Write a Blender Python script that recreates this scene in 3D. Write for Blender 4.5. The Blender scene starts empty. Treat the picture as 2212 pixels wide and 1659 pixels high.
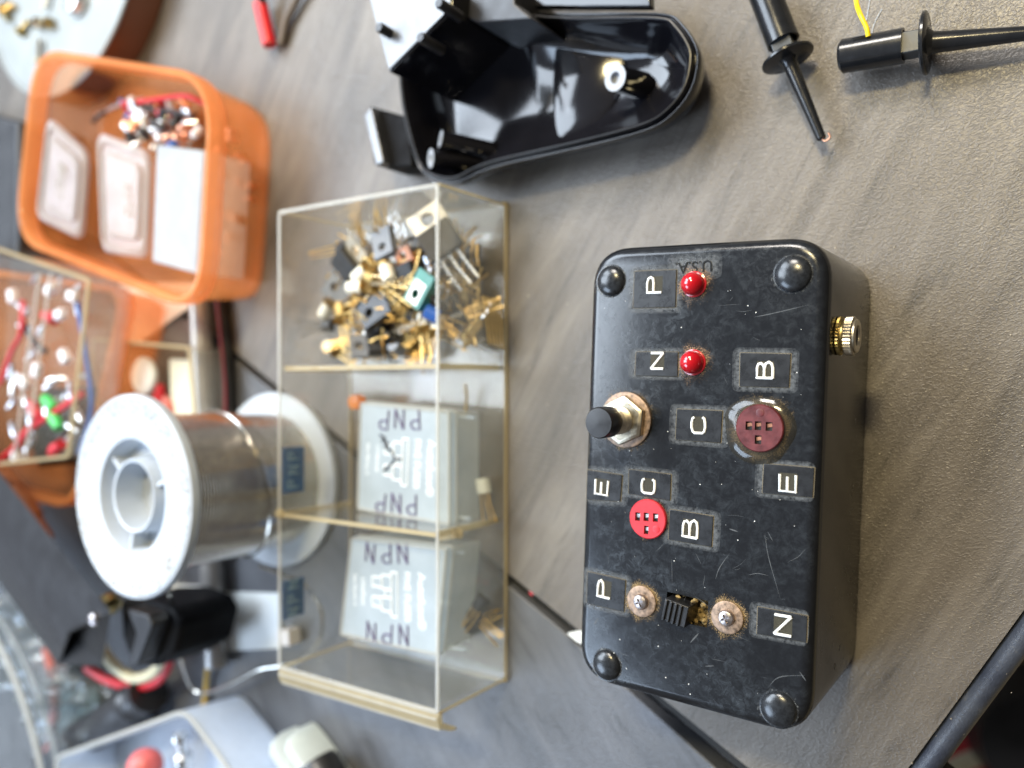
import bpy, math, random
from mathutils import Vector, Matrix
random.seed(11)
S = 0.001                      # everything below is written in millimetres
C = bpy.context.scene.collection
SC = bpy.context.scene
# ------------------------------------------------------------------ camera
F, TH, H = 1790.0, math.radians(34.1), 213.0
cd = bpy.data.cameras.new('camera'); cam = bpy.data.objects.new('camera', cd); C.objects.link(cam)
r_ = Vector((math.cos(TH), 0, -math.sin(TH))); u_ = Vector((0, 1, 0)); b_ = Vector((math.sin(TH), 0, math.cos(TH)))
M = Matrix((r_, u_, b_)).transposed().to_4x4(); M.translation = Vector((0, 0, H*S)); cam.matrix_world = M
cd.sensor_width = 36; cd.lens = F/2212*36; cd.clip_start = .005; cd.clip_end = 50
cd.dof.use_dof = True; cd.dof.focus_distance = .178; cd.dof.aperture_fstop = 8.2
SC.camera = cam
# ------------------------------------------------------------------ world and lamps
w = bpy.data.worlds.new('World'); SC.world = w; w.use_nodes = True
bg = w.node_tree.nodes['Background']; bg.inputs[1].default_value = .50
wt = w.node_tree; tcw = wt.nodes.new('ShaderNodeTexCoord'); dt = wt.nodes.new('ShaderNodeVectorMath'); dt.operation = 'DOT_PRODUCT'
dt.inputs[1].default_value = (-.82, .28, .40); wt.links.new(tcw.outputs['Generated'], dt.inputs[0])
mrw = wt.nodes.new('ShaderNodeMapRange'); mrw.inputs['From Min'].default_value = -.9; mrw.inputs['From Max'].default_value = .95; wt.links.new(dt.outputs['Value'], mrw.inputs['Value'])
rw = wt.nodes.new('ShaderNodeValToRGB'); rw.color_ramp.elements[0].color = (.17, .14, .115, 1); rw.color_ramp.elements[1].color = (1.0, 1.1, 1.3, 1)
e_ = rw.color_ramp.elements.new(.55); e_.color = (.36, .33, .31, 1); e_ = rw.color_ramp.elements.new(.8); e_.color = (.60, .62, .68, 1)
wt.links.new(mrw.outputs[0], rw.inputs[0]); wt.links.new(rw.outputs[0], bg.inputs[0])
def area(name, loc, target, sx, sy, power, col):
    l = bpy.data.lights.new(name, 'AREA'); l.shape = 'RECTANGLE'; l.size = sx*S; l.size_y = sy*S; l.energy = power; l.color = col
    o = bpy.data.objects.new(name, l); C.objects.link(o); o.location = Vector(loc)*S
    o.rotation_euler = (Vector(target)-Vector(loc)).to_track_quat('-Z', 'Y').to_euler(); return o
area('window_light', (-920, 190, 860), (-150, 0, 0), 440, 600, 11.5, (.76, .87, 1.0))
area('window_light', (-800, 670, 860), (-150, 0, 0), 440, 600, 11.5, (.78, .88, 1.0))
area('window_light', (-800, -560, 800), (-150, 0, 0), 520, 460, 8, (.62, .78, 1.0))
area('window_light', (-150, 680, 640), (-90, 0, 0), 260, 220, 6.5, (1.0, .94, .86))
area('ceiling_lamp', (10, 330, 640), (0, 0, 0), 110, 60, 3.6, (1.0, .82, .45))
SC.view_settings.view_transform = 'Standard'; SC.view_settings.look = 'None'
SC.view_settings.exposure = 0.12; SC.view_settings.gamma = 1
try: SC.view_settings.use_curve_mapping = False
except Exception: pass
SC.render.engine = 'CYCLES'
SC.cycles.transparent_max_bounces = 40; SC.cycles.max_bounces = 12
# ------------------------------------------------------------------ helpers
def Q(px, py, z=0):            # a point at height z
    a = (px-1106)/F; b = -(py-829.5)/F
    d = (-math.sin(TH)+a*math.cos(TH), b, -math.cos(TH)-a*math.sin(TH)); t = (z-H)/d[2]
    return Vector((d[0]*t, d[1]*t, z))
def V2(p, z): return Vector((p[0], p[1], z))
class MB:
    def __init__(s): s.v = []; s.f = []; s.uv = None
    def add(s, vs, fs):
        n = len(s.v); s.v += [Vector(v) for v in vs]; s.f += [tuple(i+n for i in f) for f in fs]; return s
    def loft(s, rings, c0=True, c1=True, closed=True):
        n = len(s.v); k = len(rings[0]); fs = []
        for r in rings: s.v += [Vector(v) for v in r]
        for i in range(len(rings)-1):
            for j in range(k if closed else k-1):
                a = n+i*k+j; b = n+i*k+(j+1) % k; fs.append((a, b, b+k, a+k))
        if c0: fs.append(tuple(n+j for j in reversed(range(k))))
        if c1: fs.append(tuple(n+(len(rings)-1)*k+j for j in range(k)))
        s.f += fs; return s
    def box(s, c, d, rz=0, m=None):
        vs = [Vector((x*d[0]/2, y*d[1]/2, z*d[2]/2)) for x in (-1, 1) for y in (-1, 1) for z in (-1, 1)]
        R = m if m is not None else Matrix.Rotation(rz, 3, 'Z')
        return s.add([R @ v+Vector(c) for v in vs], [(0,1,3,2),(4,6,7,5),(0,4,5,1),(2,3,7,6),(0,2,6,4),(1,5,7,3)])
    def prism(s, pts, z0, z1):
        a = ccw(pts); return s.loft([[V2(p, z0) for p in a], [V2(p, z1) for p in a]])
    def tube(s, path, r, n=10, cap=True, rs=None):
        path = [Vector(p) for p in path]; rings = []; up = None
        for i, p in enumerate(path):
            t = (path[min(i+1, len(path)-1)]-path[max(i-1, 0)]).normalized()
            if up is None: up = t.orthogonal().normalized()
            up = (up-t*up.dot(t)).normalized(); sd = t.cross(up); rr = rs[i] if rs else r
            rings.append([p+(up*math.cos(2*math.pi*k/n)+sd*math.sin(2*math.pi*k/n))*rr for k in range(n)])
        return s.loft(rings, cap, cap)
    def lathe(s, prof, o=(0,0,0), ax=(0,0,1), n=40, c0=True, c1=True):
        R = Vector(ax).to_track_quat('Z', 'Y').to_matrix(); o = Vector(o)
        return s.loft([[o+R @ Vector((r*math.cos(2*math.pi*k/n), r*math.sin(2*math.pi*k/n), z)) for k in range(n)] for r, z in prof], c0, c1)
    def build(s, name, mat, parent=None, world=False, ang=35, bevel=0, origin=None):
        off = Vector((0,0,0))
        if world and parent is not None: off = parent.location/S
        if origin is not None: off = Vector(origin)
        me = bpy.data.meshes.new(name); me.from_pydata([(v-off)*S for v in s.v], [], s.f)
        me.validate(); me.update(); me.shade_smooth()
        try: me.set_sharp_from_angle(angle=math.radians(ang))
        except Exception: pass
        me.materials.append(mat); o = bpy.data.objects.new(name, me); C.objects.link(o)
        if parent is not None: o.parent = parent
        if origin is not None and parent is None: o.location = off*S
        elif origin is not None: o.location = off*S-(parent.location if world else Vector((0,0,0)))
        if bevel:
            m = o.modifiers.new('bevel', 'BEVEL'); m.width = bevel*S; m.segments = 3; m.limit_method = 'ANGLE'; m.harden_normals = False
        return o
def relax(pts, n=3):
    for _ in range(n): pts = [pts[i]*.5+(pts[i-1]+pts[(i+1) % len(pts)])*.25 for i in range(len(pts))]
    return pts
def ccw(pts):
    pts = [Vector((p[0], p[1])) for p in pts]
    a = sum(pts[i].x*pts[(i+1) % len(pts)].y-pts[(i+1) % len(pts)].x*pts[i].y for i in range(len(pts)))
    return pts if a > 0 else pts[::-1]
def rnd(pts, r, n=8):          # polygon with rounded corners
    pts = ccw(pts); out = []; N = len(pts); rs = r if isinstance(r, (list, tuple)) else [r]*N
    for i in range(N):
        p = pts[i]; a = pts[i-1]; b = pts[(i+1) % N]
        ra = min(rs[i], (a-p).length*.49); rb = min(rs[i], (b-p).length*.49)
        s0 = p+(a-p).normalized()*ra; s1 = p+(b-p).normalized()*rb
        for k in range(n+1):
            t = k/n; out.append(s0*(1-t)**2+p*2*t*(1-t)+s1*t*t)
    # drop duplicates
    res = []
    for q in out:
        if not res or (q-res[-1]).length > 1e-4: res.append(q)
        else: res.append(q+Vector((1e-4, 0)))
    return res
def smooth_closed(pts, n=6):   # Catmull-Rom closed curve
    pts = ccw(pts); N = len(pts); out = []
    for i in range(N):
        a, b, c, d = pts[i-1], pts[i], pts[(i+1) % N], pts[(i+2) % N]
        for k in range(n):
            t = k/n; out.append(.5*((2*b)+(c-a)*t+(2*a-5*b+4*c-d)*t*t+(3*b-a-3*c+d)*t**3))
    return out
def curve(pts, n=8):           # open Catmull-Rom in 3-D
    pts = [Vector(p) for p in pts]; P = [pts[0]*2-pts[1]]+pts+[pts[-1]*2-pts[-2]]; out = []
    for i in range(1, len(P)-2):
        a, b, c, d = P[i-1:i+3]
        for k in range(n):
            t = k/n; out.append(.5*((2*b)+(c-a)*t+(2*a-5*b+4*c-d)*t*t+(3*b-a-3*c+d)*t**3))
    return out+[pts[-1]]
def inset(pts, d):
    N = len(pts); out = []
    for i in range(N):
        j = 1
        t = (pts[(i+1) % N]-pts[i-1])
        if t.length < 1e-6: t = pts[(i+2) % N]-pts[i-2]
        t.normalize(); out.append(pts[i]+Vector((-t.y, t.x))*d)
    return out
def rect(w, h): return [(-w/2, -h/2), (w/2, -h/2), (w/2, h/2), (-w/2, h/2)]
def thing(name, label, cat, loc=(0,0,0), rz=0, group=None):
    o = bpy.data.objects.new(name, None); C.objects.link(o); o.empty_display_size = .01
    o.location = Vector(loc)*S; o.rotation_euler = (0, 0, rz); return tag(o, label, cat, group)
def tag(o, label, cat, group=None):
    o['label'] = label; o['category'] = cat
    if group: o['group'] = group
    return o
def solo(mb, name, mat, label, cat, group=None, **k):
    c = sum(mb.v, Vector((0,0,0)))/len(mb.v); c.z = min(v.z for v in mb.v)
    return tag(mb.build(name, mat, origin=c, **k), label, cat, group)
def text_mb(txt, size, extr, mtx, mirror=False):
    cu = bpy.data.curves.new('t', 'FONT'); cu.body = txt; cu.size = size; cu.extrude = extr; cu.align_x = 'CENTER'; cu.align_y = 'CENTER'
    o = bpy.data.objects.new('t', cu); C.objects.link(o)
    dg = bpy.context.evaluated_depsgraph_get(); me = bpy.data.meshes.new_from_object(o.evaluated_get(dg))
    mb = MB(); mb.add([mtx @ (Vector((-v.co.x if mirror else v.co.x, v.co.y, v.co.z))) for v in me.vertices], [tuple(p.vertices) for p in me.polygons])
    bpy.data.objects.remove(o); bpy.data.meshes.remove(me); return mb
def cut(o, cutter):            # boolean difference baked into the mesh
    c = cutter.build('cutter', o.data.materials[0])
    c.location = o.location; bpy.context.view_layer.update()
    c.parent = o.parent; bpy.context.view_layer.update()
    m = o.modifiers.new('b', 'BOOLEAN'); m.object = c; m.operation = 'DIFFERENCE'; m.solver = 'EXACT'
    bpy.context.view_layer.update()
    dg = bpy.context.evaluated_depsgraph_get(); me = bpy.data.meshes.new_from_object(o.evaluated_get(dg))
    o.modifiers.clear(); o.data = me
    try: me.set_sharp_from_angle(angle=math.radians(30))
    except Exception: pass
    bpy.data.objects.remove(c); return o
# ------------------------------------------------------------------ materials
def newmat(name):
    m = bpy.data.materials.new(name); m.use_nodes = True; nt = m.node_tree; nt.nodes.clear()
    out = nt.nodes.new('ShaderNodeOutputMaterial'); return m, nt, out
def coords(nt, scale=(1000, 1000, 1000), rz=0):
    tc = nt.nodes.new('ShaderNodeTexCoord'); mp = nt.nodes.new('ShaderNodeMapping'); mp.inputs['Scale'].default_value = scale
    if rz:
        mp.vector_type = 'TEXTURE'; mp.inputs['Scale'].default_value = tuple(1/c for c in scale); mp.inputs['Rotation'].default_value = (0, 0, rz)
    nt.links.new(tc.outputs['Object'], mp.inputs['Vector']); return mp.outputs['Vector']
def noise(nt, vec, scale, detail=4, rough=.55, dist=0):
    n = nt.nodes.new('ShaderNodeTexNoise'); n.inputs['Scale'].default_value = scale; n.inputs['Detail'].default_value = detail
    n.inputs['Roughness'].default_value = rough; n.inputs['Distortion'].default_value = dist
    nt.links.new(vec, n.inputs['Vector']); return n.outputs['Fac']
def ramp(nt, fac, stops):
    r = nt.nodes.new('ShaderNodeValToRGB'); el = r.color_ramp.elements
    while len(el) < len(stops): el.new(.5)
    for e, (p, c) in zip(el, stops):
        e.position = p; e.color = c if isinstance(c, (tuple, list)) and len(c) == 4 else ((*c, 1) if isinstance(c, (tuple, list)) else (c, c, c, 1))
    nt.links.new(fac, r.inputs['Fac']); return r.outputs['Color']
def bump(nt, h, strength, dist=.0002, normal=None):
    b = nt.nodes.new('ShaderNodeBump'); b.inputs['Strength'].default_value = strength; b.inputs['Distance'].default_value = dist
    nt.links.new(h, b.inputs['Height'])
    if normal is not None: nt.links.new(normal, b.inputs['Normal'])
    return b.outputs['Normal']
def pr(nt, col, rough, metal=0, **k):
    p = nt.nodes.new('ShaderNodeBsdfPrincipled')
    p.inputs['Base Color'].default_value = (*col, 1) if len(col) == 3 else col
    p.inputs['Roughness'].default_value = rough; p.inputs['Metallic'].default_value = metal
    for a, b in k.items(): p.inputs[a.replace('_', ' ')].default_value = b
    return p
def simple(name, col, rough=.4, metal=0, var=.15, vs=.25, bmp=.1, bs=1.5, **k):
    m, nt, out = newmat(name); p = pr(nt, col, rough, metal, **k); v = coords(nt)
    n = noise(nt, v, vs, 5)
    lo = tuple(c*(1-var) for c in col); hi = tuple(min(1, c*(1+var)) for c in col)
    nt.links.new(ramp(nt, n, [(.3, lo), (.7, hi)]), p.inputs['Base Color'])
    nt.links.new(ramp(nt, n, [(.3, max(.02, rough*.85)), (.7, min(1, rough*1.2))]), p.inputs['Roughness'])
    if bmp: nt.links.new(bump(nt, noise(nt, v, bs, 3), bmp, .0001), p.inputs['Normal'])
    nt.links.new(p.outputs[0], out.inputs[0]); return m
def clear(name, tint=(.95, .95, .93), haze=.05, hcol=(.8, .8, .78), rough=.06, ior=1.45, nscale=.1):
    m, nt, out = newmat(name); N = nt.nodes.new
    tr = N('ShaderNodeBsdfTransparent'); tr.inputs[0].default_value = (*tint, 1)
    gl = N('ShaderNodeBsdfGlossy'); gl.inputs['Roughness'].default_value = rough; gl.inputs[0].default_value = (1, 1, 1, 1)
    df = N('ShaderNodeBsdfDiffuse'); df.inputs[0].default_value = (*hcol, 1)
    tl = N('ShaderNodeBsdfTranslucent'); tl.inputs[0].default_value = (*hcol, 1)
    lw = N('ShaderNodeLayerWeight'); lw.inputs[0].default_value = .5
    pw = N('ShaderNodeMath'); pw.operation = 'POWER'; nt.links.new(lw.outputs['Facing'], pw.inputs[0]); pw.inputs[1].default_value = 4.5
    fr = N('ShaderNodeMath'); fr.operation = 'MULTIPLY_ADD'; nt.links.new(pw.outputs[0], fr.inputs[0]); fr.inputs[1].default_value = .75; fr.inputs[2].default_value = .035*(ior-.45)
    v = coords(nt); nn = noise(nt, v, nscale, 5)
    hz = ramp(nt, nn, [(.25, haze*.5), (.75, min(1, haze*1.5))])
    a = N('ShaderNodeMixShader'); a.inputs[0].default_value = .5; nt.links.new(df.outputs[0], a.inputs[1]); nt.links.new(tl.outputs[0], a.inputs[2])
    b = N('ShaderNodeMixShader'); nt.links.new(hz, b.inputs[0]); nt.links.new(tr.outputs[0], b.inputs[1]); nt.links.new(a.outputs[0], b.inputs[2])
    c = N('ShaderNodeMixShader'); nt.links.new(fr.outputs[0], c.inputs[0]); nt.links.new(b.outputs[0], c.inputs[1]); nt.links.new(gl.outputs[0], c.inputs[2])
    nt.links.new(c.outputs[0], out.inputs[0]); return m
def laminate(name, c0, c1, c2, rz, rough):
    m, nt, out = newmat(name); p = pr(nt, c1, rough); v = coords(nt)
    vs = coords(nt, (200, 1000, 1000), rz)
    n1 = noise(nt, vs, .035, 8, .62, .9); n2 = noise(nt, v, .012, 4)
    n3 = noise(nt, coords(nt, (110, 1000, 1000), rz), .16, 8, .72, 1.4)
    c = ramp(nt, n1, [(.28, c0), (.5, c1), (.72, c2)])
    mx = nt.nodes.new('ShaderNodeMixRGB'); mx.blend_type = 'MULTIPLY'; mx.inputs[0].default_value = 1
    nt.links.new(c, mx.inputs[1]); nt.links.new(ramp(nt, n3, [(.3, .48), (.43, .92), (.7, 1.15)]), mx.inputs[2])
    m2 = nt.nodes.new('ShaderNodeMixRGB'); m2.blend_type = 'MULTIPLY'; m2.inputs[0].default_value = 1
    nt.links.new(mx.outputs[0], m2.inputs[1]); nt.links.new(ramp(nt, n2, [(.3, .86), (.7, 1.1)]), m2.inputs[2])
    nt.links.new(m2.outputs[0], p.inputs['Base Color'])
    # leather-like grain: short ridges
    g = noise(nt, coords(nt, (1000, 600, 1000), rz+.9), 1.9, 2, .5, 1.0)
    gr = ramp(nt, g, [(.38, 0.0), (.53, .35), (.64, 1.0)])
    f = noise(nt, v, 5, 2)
    b1 = bump(nt, gr, .6, .00013); b2 = bump(nt, f, .25, .00004, b1)
    b3 = bump(nt, n1, .35, .0006, b2)
    nt.links.new(b3, p.inputs['Normal'])
    nt.links.new(ramp(nt, n1, [(.3, rough*.9), (.7, rough*1.15)]), p.inputs['Roughness'])
    nt.links.new(p.outputs[0], out.inputs[0]); return m
def case_mat(name):            # scuffed and dusty black bakelite
    m, nt, out = newmat(name); p = pr(nt, (.012, .013, .015), .3); v = coords(nt)
    big = noise(nt, v, .05, 8, .68, 1.2); mid = noise(nt, v, .5, 8, .75, .6); fine = noise(nt, v, 5.5, 3, .6)
    mul = nt.nodes.new('ShaderNodeMath'); mul.operation = 'MULTIPLY'
    nt.links.new(ramp(nt, big, [(.38, 0.06), (.70, .85)]), mul.inputs[0]); nt.links.new(ramp(nt, mid, [(.42, 0.05), (.68, 1.0)]), mul.inputs[1])
    sp = ramp(nt, fine, [(.66, 0.0), (.73, .6)])
    ad = nt.nodes.new('ShaderNodeMath'); ad.operation = 'MULTIPLY_ADD'; ad.use_clamp = True
    nt.links.new(sp, ad.inputs[0]); ad.inputs[1].default_value = .28; nt.links.new(mul.outputs[0], ad.inputs[2])
    ge = nt.nodes.new('ShaderNodeNewGeometry'); sx = nt.nodes.new('ShaderNodeSeparateXYZ'); nt.links.new(ge.outputs['Normal'], sx.inputs[0])
    up = ramp(nt, sx.outputs['Z'], [(.55, .15), (.98, 1.0)])   # dust settles on what faces up
    m3 = nt.nodes.new('ShaderNodeMath'); m3.operation = 'MULTIPLY'; nt.links.new(ad.outputs[0], m3.inputs[0]); nt.links.new(up, m3.inputs[1])
    nt.links.new(ramp(nt, m3.outputs[0], [(0, (.006, .007, .009)), (.5, (.020, .024, .029)), (1, (.065, .075, .088))]), p.inputs['Base Color'])
    nt.links.new(ramp(nt, mul.outputs[0], [(0, .15), (1, .42)]), p.inputs['Roughness'])
    nt.links.new(bump(nt, mid, .12, .00012), p.inputs['Normal'])
    nt.links.new(p.outputs[0], out.inputs[0]); return m
def grime_mat(name, col, r0, r1, dens=.5, scale=4.2, squash=(1, 1)):
    m, nt, out = newmat(name); p = pr(nt, col, .9); N = nt.nodes.new
    tc = N('ShaderNodeTexCoord'); mp = N('ShaderNodeMapping'); mp.inputs['Scale'].default_value = (1000/squash[0], 1000/squash[1], 0)
    nt.links.new(tc.outputs['Object'], mp.inputs['Vector'])
    ln = N('ShaderNodeVectorMath'); ln.operation = 'LENGTH'; nt.links.new(mp.outputs[0], ln.inputs[0])
    wob = noise(nt, coords(nt), .22, 4)
    ad = N('ShaderNodeMath'); ad.operation = 'MULTIPLY_ADD'; nt.links.new(wob, ad.inputs[0]); ad.inputs[1].default_value = (r1-r0)*1.9; nt.links.new(ln.outputs['Value'], ad.inputs[2])
    mr = N('ShaderNodeMapRange'); mr.inputs['From Min'].default_value = r0+(r1-r0)*.85; mr.inputs['From Max'].default_value = r1+(r1-r0)*.75
    mr.inputs['To Min'].default_value = dens; mr.inputs['To Max'].default_value = 0; nt.links.new(ad.outputs[0], mr.inputs['Value'])
    n = noise(nt, coords(nt), scale, 3, .7)
    a2 = N('ShaderNodeMath'); a2.operation = 'ADD'; nt.links.new(n, a2.inputs[0]); nt.links.new(mr.outputs[0], a2.inputs[1])
    al = ramp(nt, a2.outputs[0], [(.72, 0.0), (.88, .85)])
    tr = N('ShaderNodeBsdfTransparent'); mx = N('ShaderNodeMixShader')
    nt.links.new(al, mx.inputs[0]); nt.links.new(tr.outputs[0], mx.inputs[1]); nt.links.new(p.outputs[0], mx.inputs[2])
    nt.links.new(ramp(nt, noise(nt, coords(nt), 4, 2), [(.35, tuple(c*.5 for c in col)), (.65, tuple(min(1, c*1.7) for c in col))]), p.inputs['Base Color'])
    nt.links.new(mx.outputs[0], out.inputs[0]); return m
def frost(name, col, alpha, rough=.35, nscale=.08, cleartr=False):   # milky plastic one half sees through
    m, nt, out = newmat(name); N = nt.nodes.new
    tr = N('ShaderNodeBsdfTransparent'); tr.inputs[0].default_value = (1, 1, 1, 1) if cleartr else (*[min(1, c*.5+.5) for c in col], 1)
    p = pr(nt, col, rough); tl = N('ShaderNodeBsdfTranslucent'); tl.inputs[0].default_value = (*col, 1)
    a = N('ShaderNodeMixShader'); a.inputs[0].default_value = .45; nt.links.new(p.outputs[0], a.inputs[1]); nt.links.new(tl.outputs[0], a.inputs[2])
    al = ramp(nt, noise(nt, coords(nt), nscale, 4), [(.3, alpha*.85), (.7, min(1, alpha*1.12))])
    b = N('ShaderNodeMixShader'); nt.links.new(al, b.inputs[0]); nt.links.new(tr.outputs[0], b.inputs[1]); nt.links.new(a.outputs[0], b.inputs[2])
    nt.links.new(b.outputs[0], out.inputs[0]); return m
K = {}
K['slate'] = laminate('slate_laminate', (.066, .058, .049), (.125, .110, .094), (.195, .176, .152), math.radians(60), .34)
K['slate2'] = laminate('slate_laminate_window_tint', (.060, .064, .072), (.10, .105, .118), (.14, .147, .163), math.radians(-52), .38)  # blue of the window's reflection is painted into this board's colours
K['rubber'] = simple('dusty_rubber', (.012, .012, .012), .8, var=.9, vs=1.2, bmp=.6)
K['plank_edge'] = simple('dirty_plank_edge', (.10, .085, .065), .7, var=.5, vs=.5, bmp=.5)
K['floor'] = simple('dim_floor', (.42, .33, .19), .8, var=.3, vs=.01)
K['case'] = case_mat('black_bakelite')
K['dome'] = simple('scuffed_black', (.013, .015, .018), .22, var=.5, vs=.9, bmp=.12)
K['dustring'] = grime_mat('pale_dust_ring', (.15, .16, .165), 3.5, 5.4, .30, 1.1)
m, nt, out = newmat('pale_dust_halo'); p = pr(nt, (.20, .215, .23), .9); mx = nt.nodes.new('ShaderNodeMixShader'); tr = nt.nodes.new('ShaderNodeBsdfTransparent')
nt.links.new(ramp(nt, noise(nt, coords(nt), 1.1, 6, .75), [(.36, 0.0), (.62, .20)]), mx.inputs[0]); nt.links.new(tr.outputs[0], mx.inputs[1]); nt.links.new(p.outputs[0], mx.inputs[2]); nt.links.new(mx.outputs[0], out.inputs[0]); K['halo'] = m
K['fillgrime'] = frost('grime_in_letters', (.13, .12, .085), .55, .9, 1.2, True)
K['tape'] = simple('black_label_tape', (.011, .012, .014), .28, var=.4, vs=.4, bmp=.15)
K['emboss'] = simple('white_embossing', (.75, .76, .74), .5, var=.12, vs=2)
K['blacktext'] = simple('moulded_text', (.012, .013, .014), .16)
K['led'] = simple('red_led_plastic', (.38, .002, .008), .14, var=.05, vs=.4, bmp=.0, Coat_Weight=.6, Coat_Roughness=.1, Subsurface_Weight=.3, Subsurface_Radius=(.003, .0004, .0004))
K['socket_dark'] = simple('maroon_plastic', (.085, .010, .012), .42, var=.35, vs=.5, bmp=.3)
K['socket_red'] = simple('red_plastic', (.46, .015, .025), .45, var=.12, vs=.5, bmp=.2)
K['nickel'] = simple('tarnished_nickel', (.48, .43, .33), .33, 1, var=.25, vs=.6, bmp=.2)
K['rust'] = simple('rusty_washer', (.25, .175, .125), .5, .5, var=.6, vs=1.1, bmp=.5)
K['screw'] = simple('dull_screw', (.40, .36, .35), .32, .95, var=.3, vs=1)
K['brass'] = simple('brass', (.38, .30, .13), .36, 1, var=.3, vs=1)
K['gold'] = simple('gold_lead', (.66, .45, .17), .34, 1, var=.2, vs=.6)
K['goldcan'] = simple('gold_can', (.42, .29, .11), .4, 1, var=.3, vs=.5)
K['silver'] = simple('tinned_metal', (.75, .75, .74), .28, 1, var=.15, vs=.6)
K['alu'] = simple('brushed_aluminium', (.27, .29, .285), .5, .3, var=.10, vs=.05, bmp=.05)
K['gun'] = simple('knob_black', (.010, .010, .011), .32, var=.3, vs=.5, bmp=.1)
K['gloss'] = simple('glossy_black_plastic', (.006, .006, .008), .10, var=.2, vs=.1, bmp=.04, bs=.5)
K['satin'] = simple('satin_black_plastic', (.012, .012, .014), .36, var=.2, vs=.2, bmp=.25)
K['matt'] = simple('matt_black_plastic', (.006, .006, .007), .7, Specular_IOR_Level=.12)
K['plate'] = simple('satin_plate_plastic', (.03, .031, .034), .34, var=.3, vs=.15, bmp=.3, bs=.4, IOR=2.0)
K['bosstop'] = simple('boss_face', (.30, .32, .35), .5, var=.1)
K['clip'] = simple('clip_black_plastic', (.010, .011, .013), .2, var=.2, vs=.3, bmp=.1)
K['clipgrey'] = simple('clip_neck_plastic', (.030, .034, .038), .35, var=.2, vs=.3)
K['yellow'] = simple('yellow_insulation', (.80, .55, .005), .4, var=.05)
K['redwire'] = simple('red_insulation', (.50, .012, .022), .4, var=.1)
K['blackwire'] = simple('black_insulation', (.012, .012, .013), .4, var=.1)
K['bluewire'] = simple('blue_insulation', (.02, .09, .35), .4, var=.1)
K['cream'] = simple('cream_insulation', (.62, .58, .40), .5, var=.1)
K['redtube'] = simple('red_heat_shrink', (.60, .004, .012), .35, var=.1)
K['copper'] = simple('copper', (.75, .36, .22), .3, 1, var=.1)
K['copperwall'] = simple('brown_tin_side', (.16, .075, .05), .4, .2, var=.12, vs=.05)
K['spool'] = simple('white_spool_plastic', (.43, .475, .53), .4, var=.05, vs=.2, bmp=.1, Subsurface_Weight=.15, Subsurface_Radius=(.002, .002, .003))
K['spooldirt'] = grime_mat('spool_dirt', (.30, .26, .20), 33, 34, .19, .7)
K['white'] = simple('white_card', (.80, .83, .82), .6, var=.04)
K['whiteplastic'] = simple('white_plastic', (.72, .70, .72), .4, var=.06)
K['creamblock'] = simple('cream_card', (.66, .66, .54), .6, var=.05)
K['tube'] = simple('grey_tube', (.33, .32, .31), .25, .4, var=.12, vs=.05)
K['anod'] = simple('black_anodised', (.020, .020, .022), .38, .3, var=.2, vs=.1)
K['green'] = simple('green_plastic', (.05, .50, .10), .35, var=.1)
K['teal'] = simple('green_epoxy', (.03, .16, .13), .35, var=.15)
K['epoxy'] = simple('black_epoxy', (.022, .022, .024), .42, var=.3, vs=.4)
K['greyepoxy'] = simple('grey_epoxy', (.16, .17, .19), .42, var=.15)
K['tab'] = simple('dull_tin_tab', (.62, .60, .55), .5, .55, var=.15, vs=.3)
K['tantab'] = simple('tan_tab', (.42, .37, .29), .5, .5, var=.2, vs=.3)
K['whitecap'] = simple('white_ceramic', (.74, .72, .62), .4, var=.1)
K['ink'] = simple('violet_ink', (.075, .05, .13), .6, var=.3)
K['blackink'] = simple('black_ink', (.012, .012, .02), .6, var=.1)
K['bluetape'] = simple('blue_label_tape', (.004, .11, .36), .3, var=.12)
K['palebl'] = simple('pale_blue_letters', (.22, .36, .48), .5, var=.1)
K['leather'] = None
m, nt, out = newmat('navy_vinyl_edge'); p = pr(nt, (.018, .022, .035), .36); v = coords(nt)
g = noise(nt, v, 1.6, 3, .5, .8)
nt.links.new(ramp(nt, noise(nt, v, .09, 5, .6), [(.35, (.028, .034, .052)), (.6, (.055, .064, .085)), (.74, (.20, .19, .16))]), p.inputs['Base Color'])
nt.links.new(bump(nt, g, .5, .0003), p.inputs['Normal']); nt.links.new(p.outputs[0], out.inputs[0]); K['leather'] = m
K['drawer'] = clear('clear_drawer_plastic', (.955, .945, .915), .055, (.72, .69, .58), .08)
K['drawer_floor'] = clear('clear_drawer_base', (.93, .92, .90), .07, (.55, .50, .42), .12)
K['rim'] = frost('bright_cut_edge', (.70, .69, .64), .62, .35)
K['amber'] = frost('yellowed_edge', (.74, .64, .42), .5, .35)
K['cleartub'] = clear('clear_tub_plastic', (.93, .95, .97), .10, (.8, .84, .86), .1)
K['bag'] = clear('crumpled_bag_film', (.82, .84, .84), .14, (.6, .62, .62), .12, 1.6)
K['fusebox'] = frost('milky_fuse_box', (.66, .73, .77), .64, .25)
K['fuseside'] = frost('milky_fuse_box_side', (.80, .82, .80), .42, .25)
K['milkblue'] = frost('milky_blue_box', (.80, .86, .94), .68, .3)
K['orange'] = frost('orange_translucent_plastic', (.98, .43, .15), .24, .18)
for n_ in K['orange'].node_tree.nodes:
    if n_.type == 'BSDF_TRANSPARENT': n_.inputs[0].default_value = (1, .86, .74, 1)
K['orangerim'] = frost('orange_rim_plastic', (.98, .45, .17), .55, .1)
K['pvclid'] = frost('clear_embossed_lid', (.66, .67, .70), .66, .15)
K['glue'] = clear('glue_blob', (.55, .55, .52), .12, (.30, .28, .24), .12, 1.5)
K['dust'] = frost('dust_outline', (.34, .29, .20), .5, .9, 1.4, True)
K['scratch'] = frost('pale_scratch', (.26, .28, .30), .5, .7, .6, True)
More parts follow.
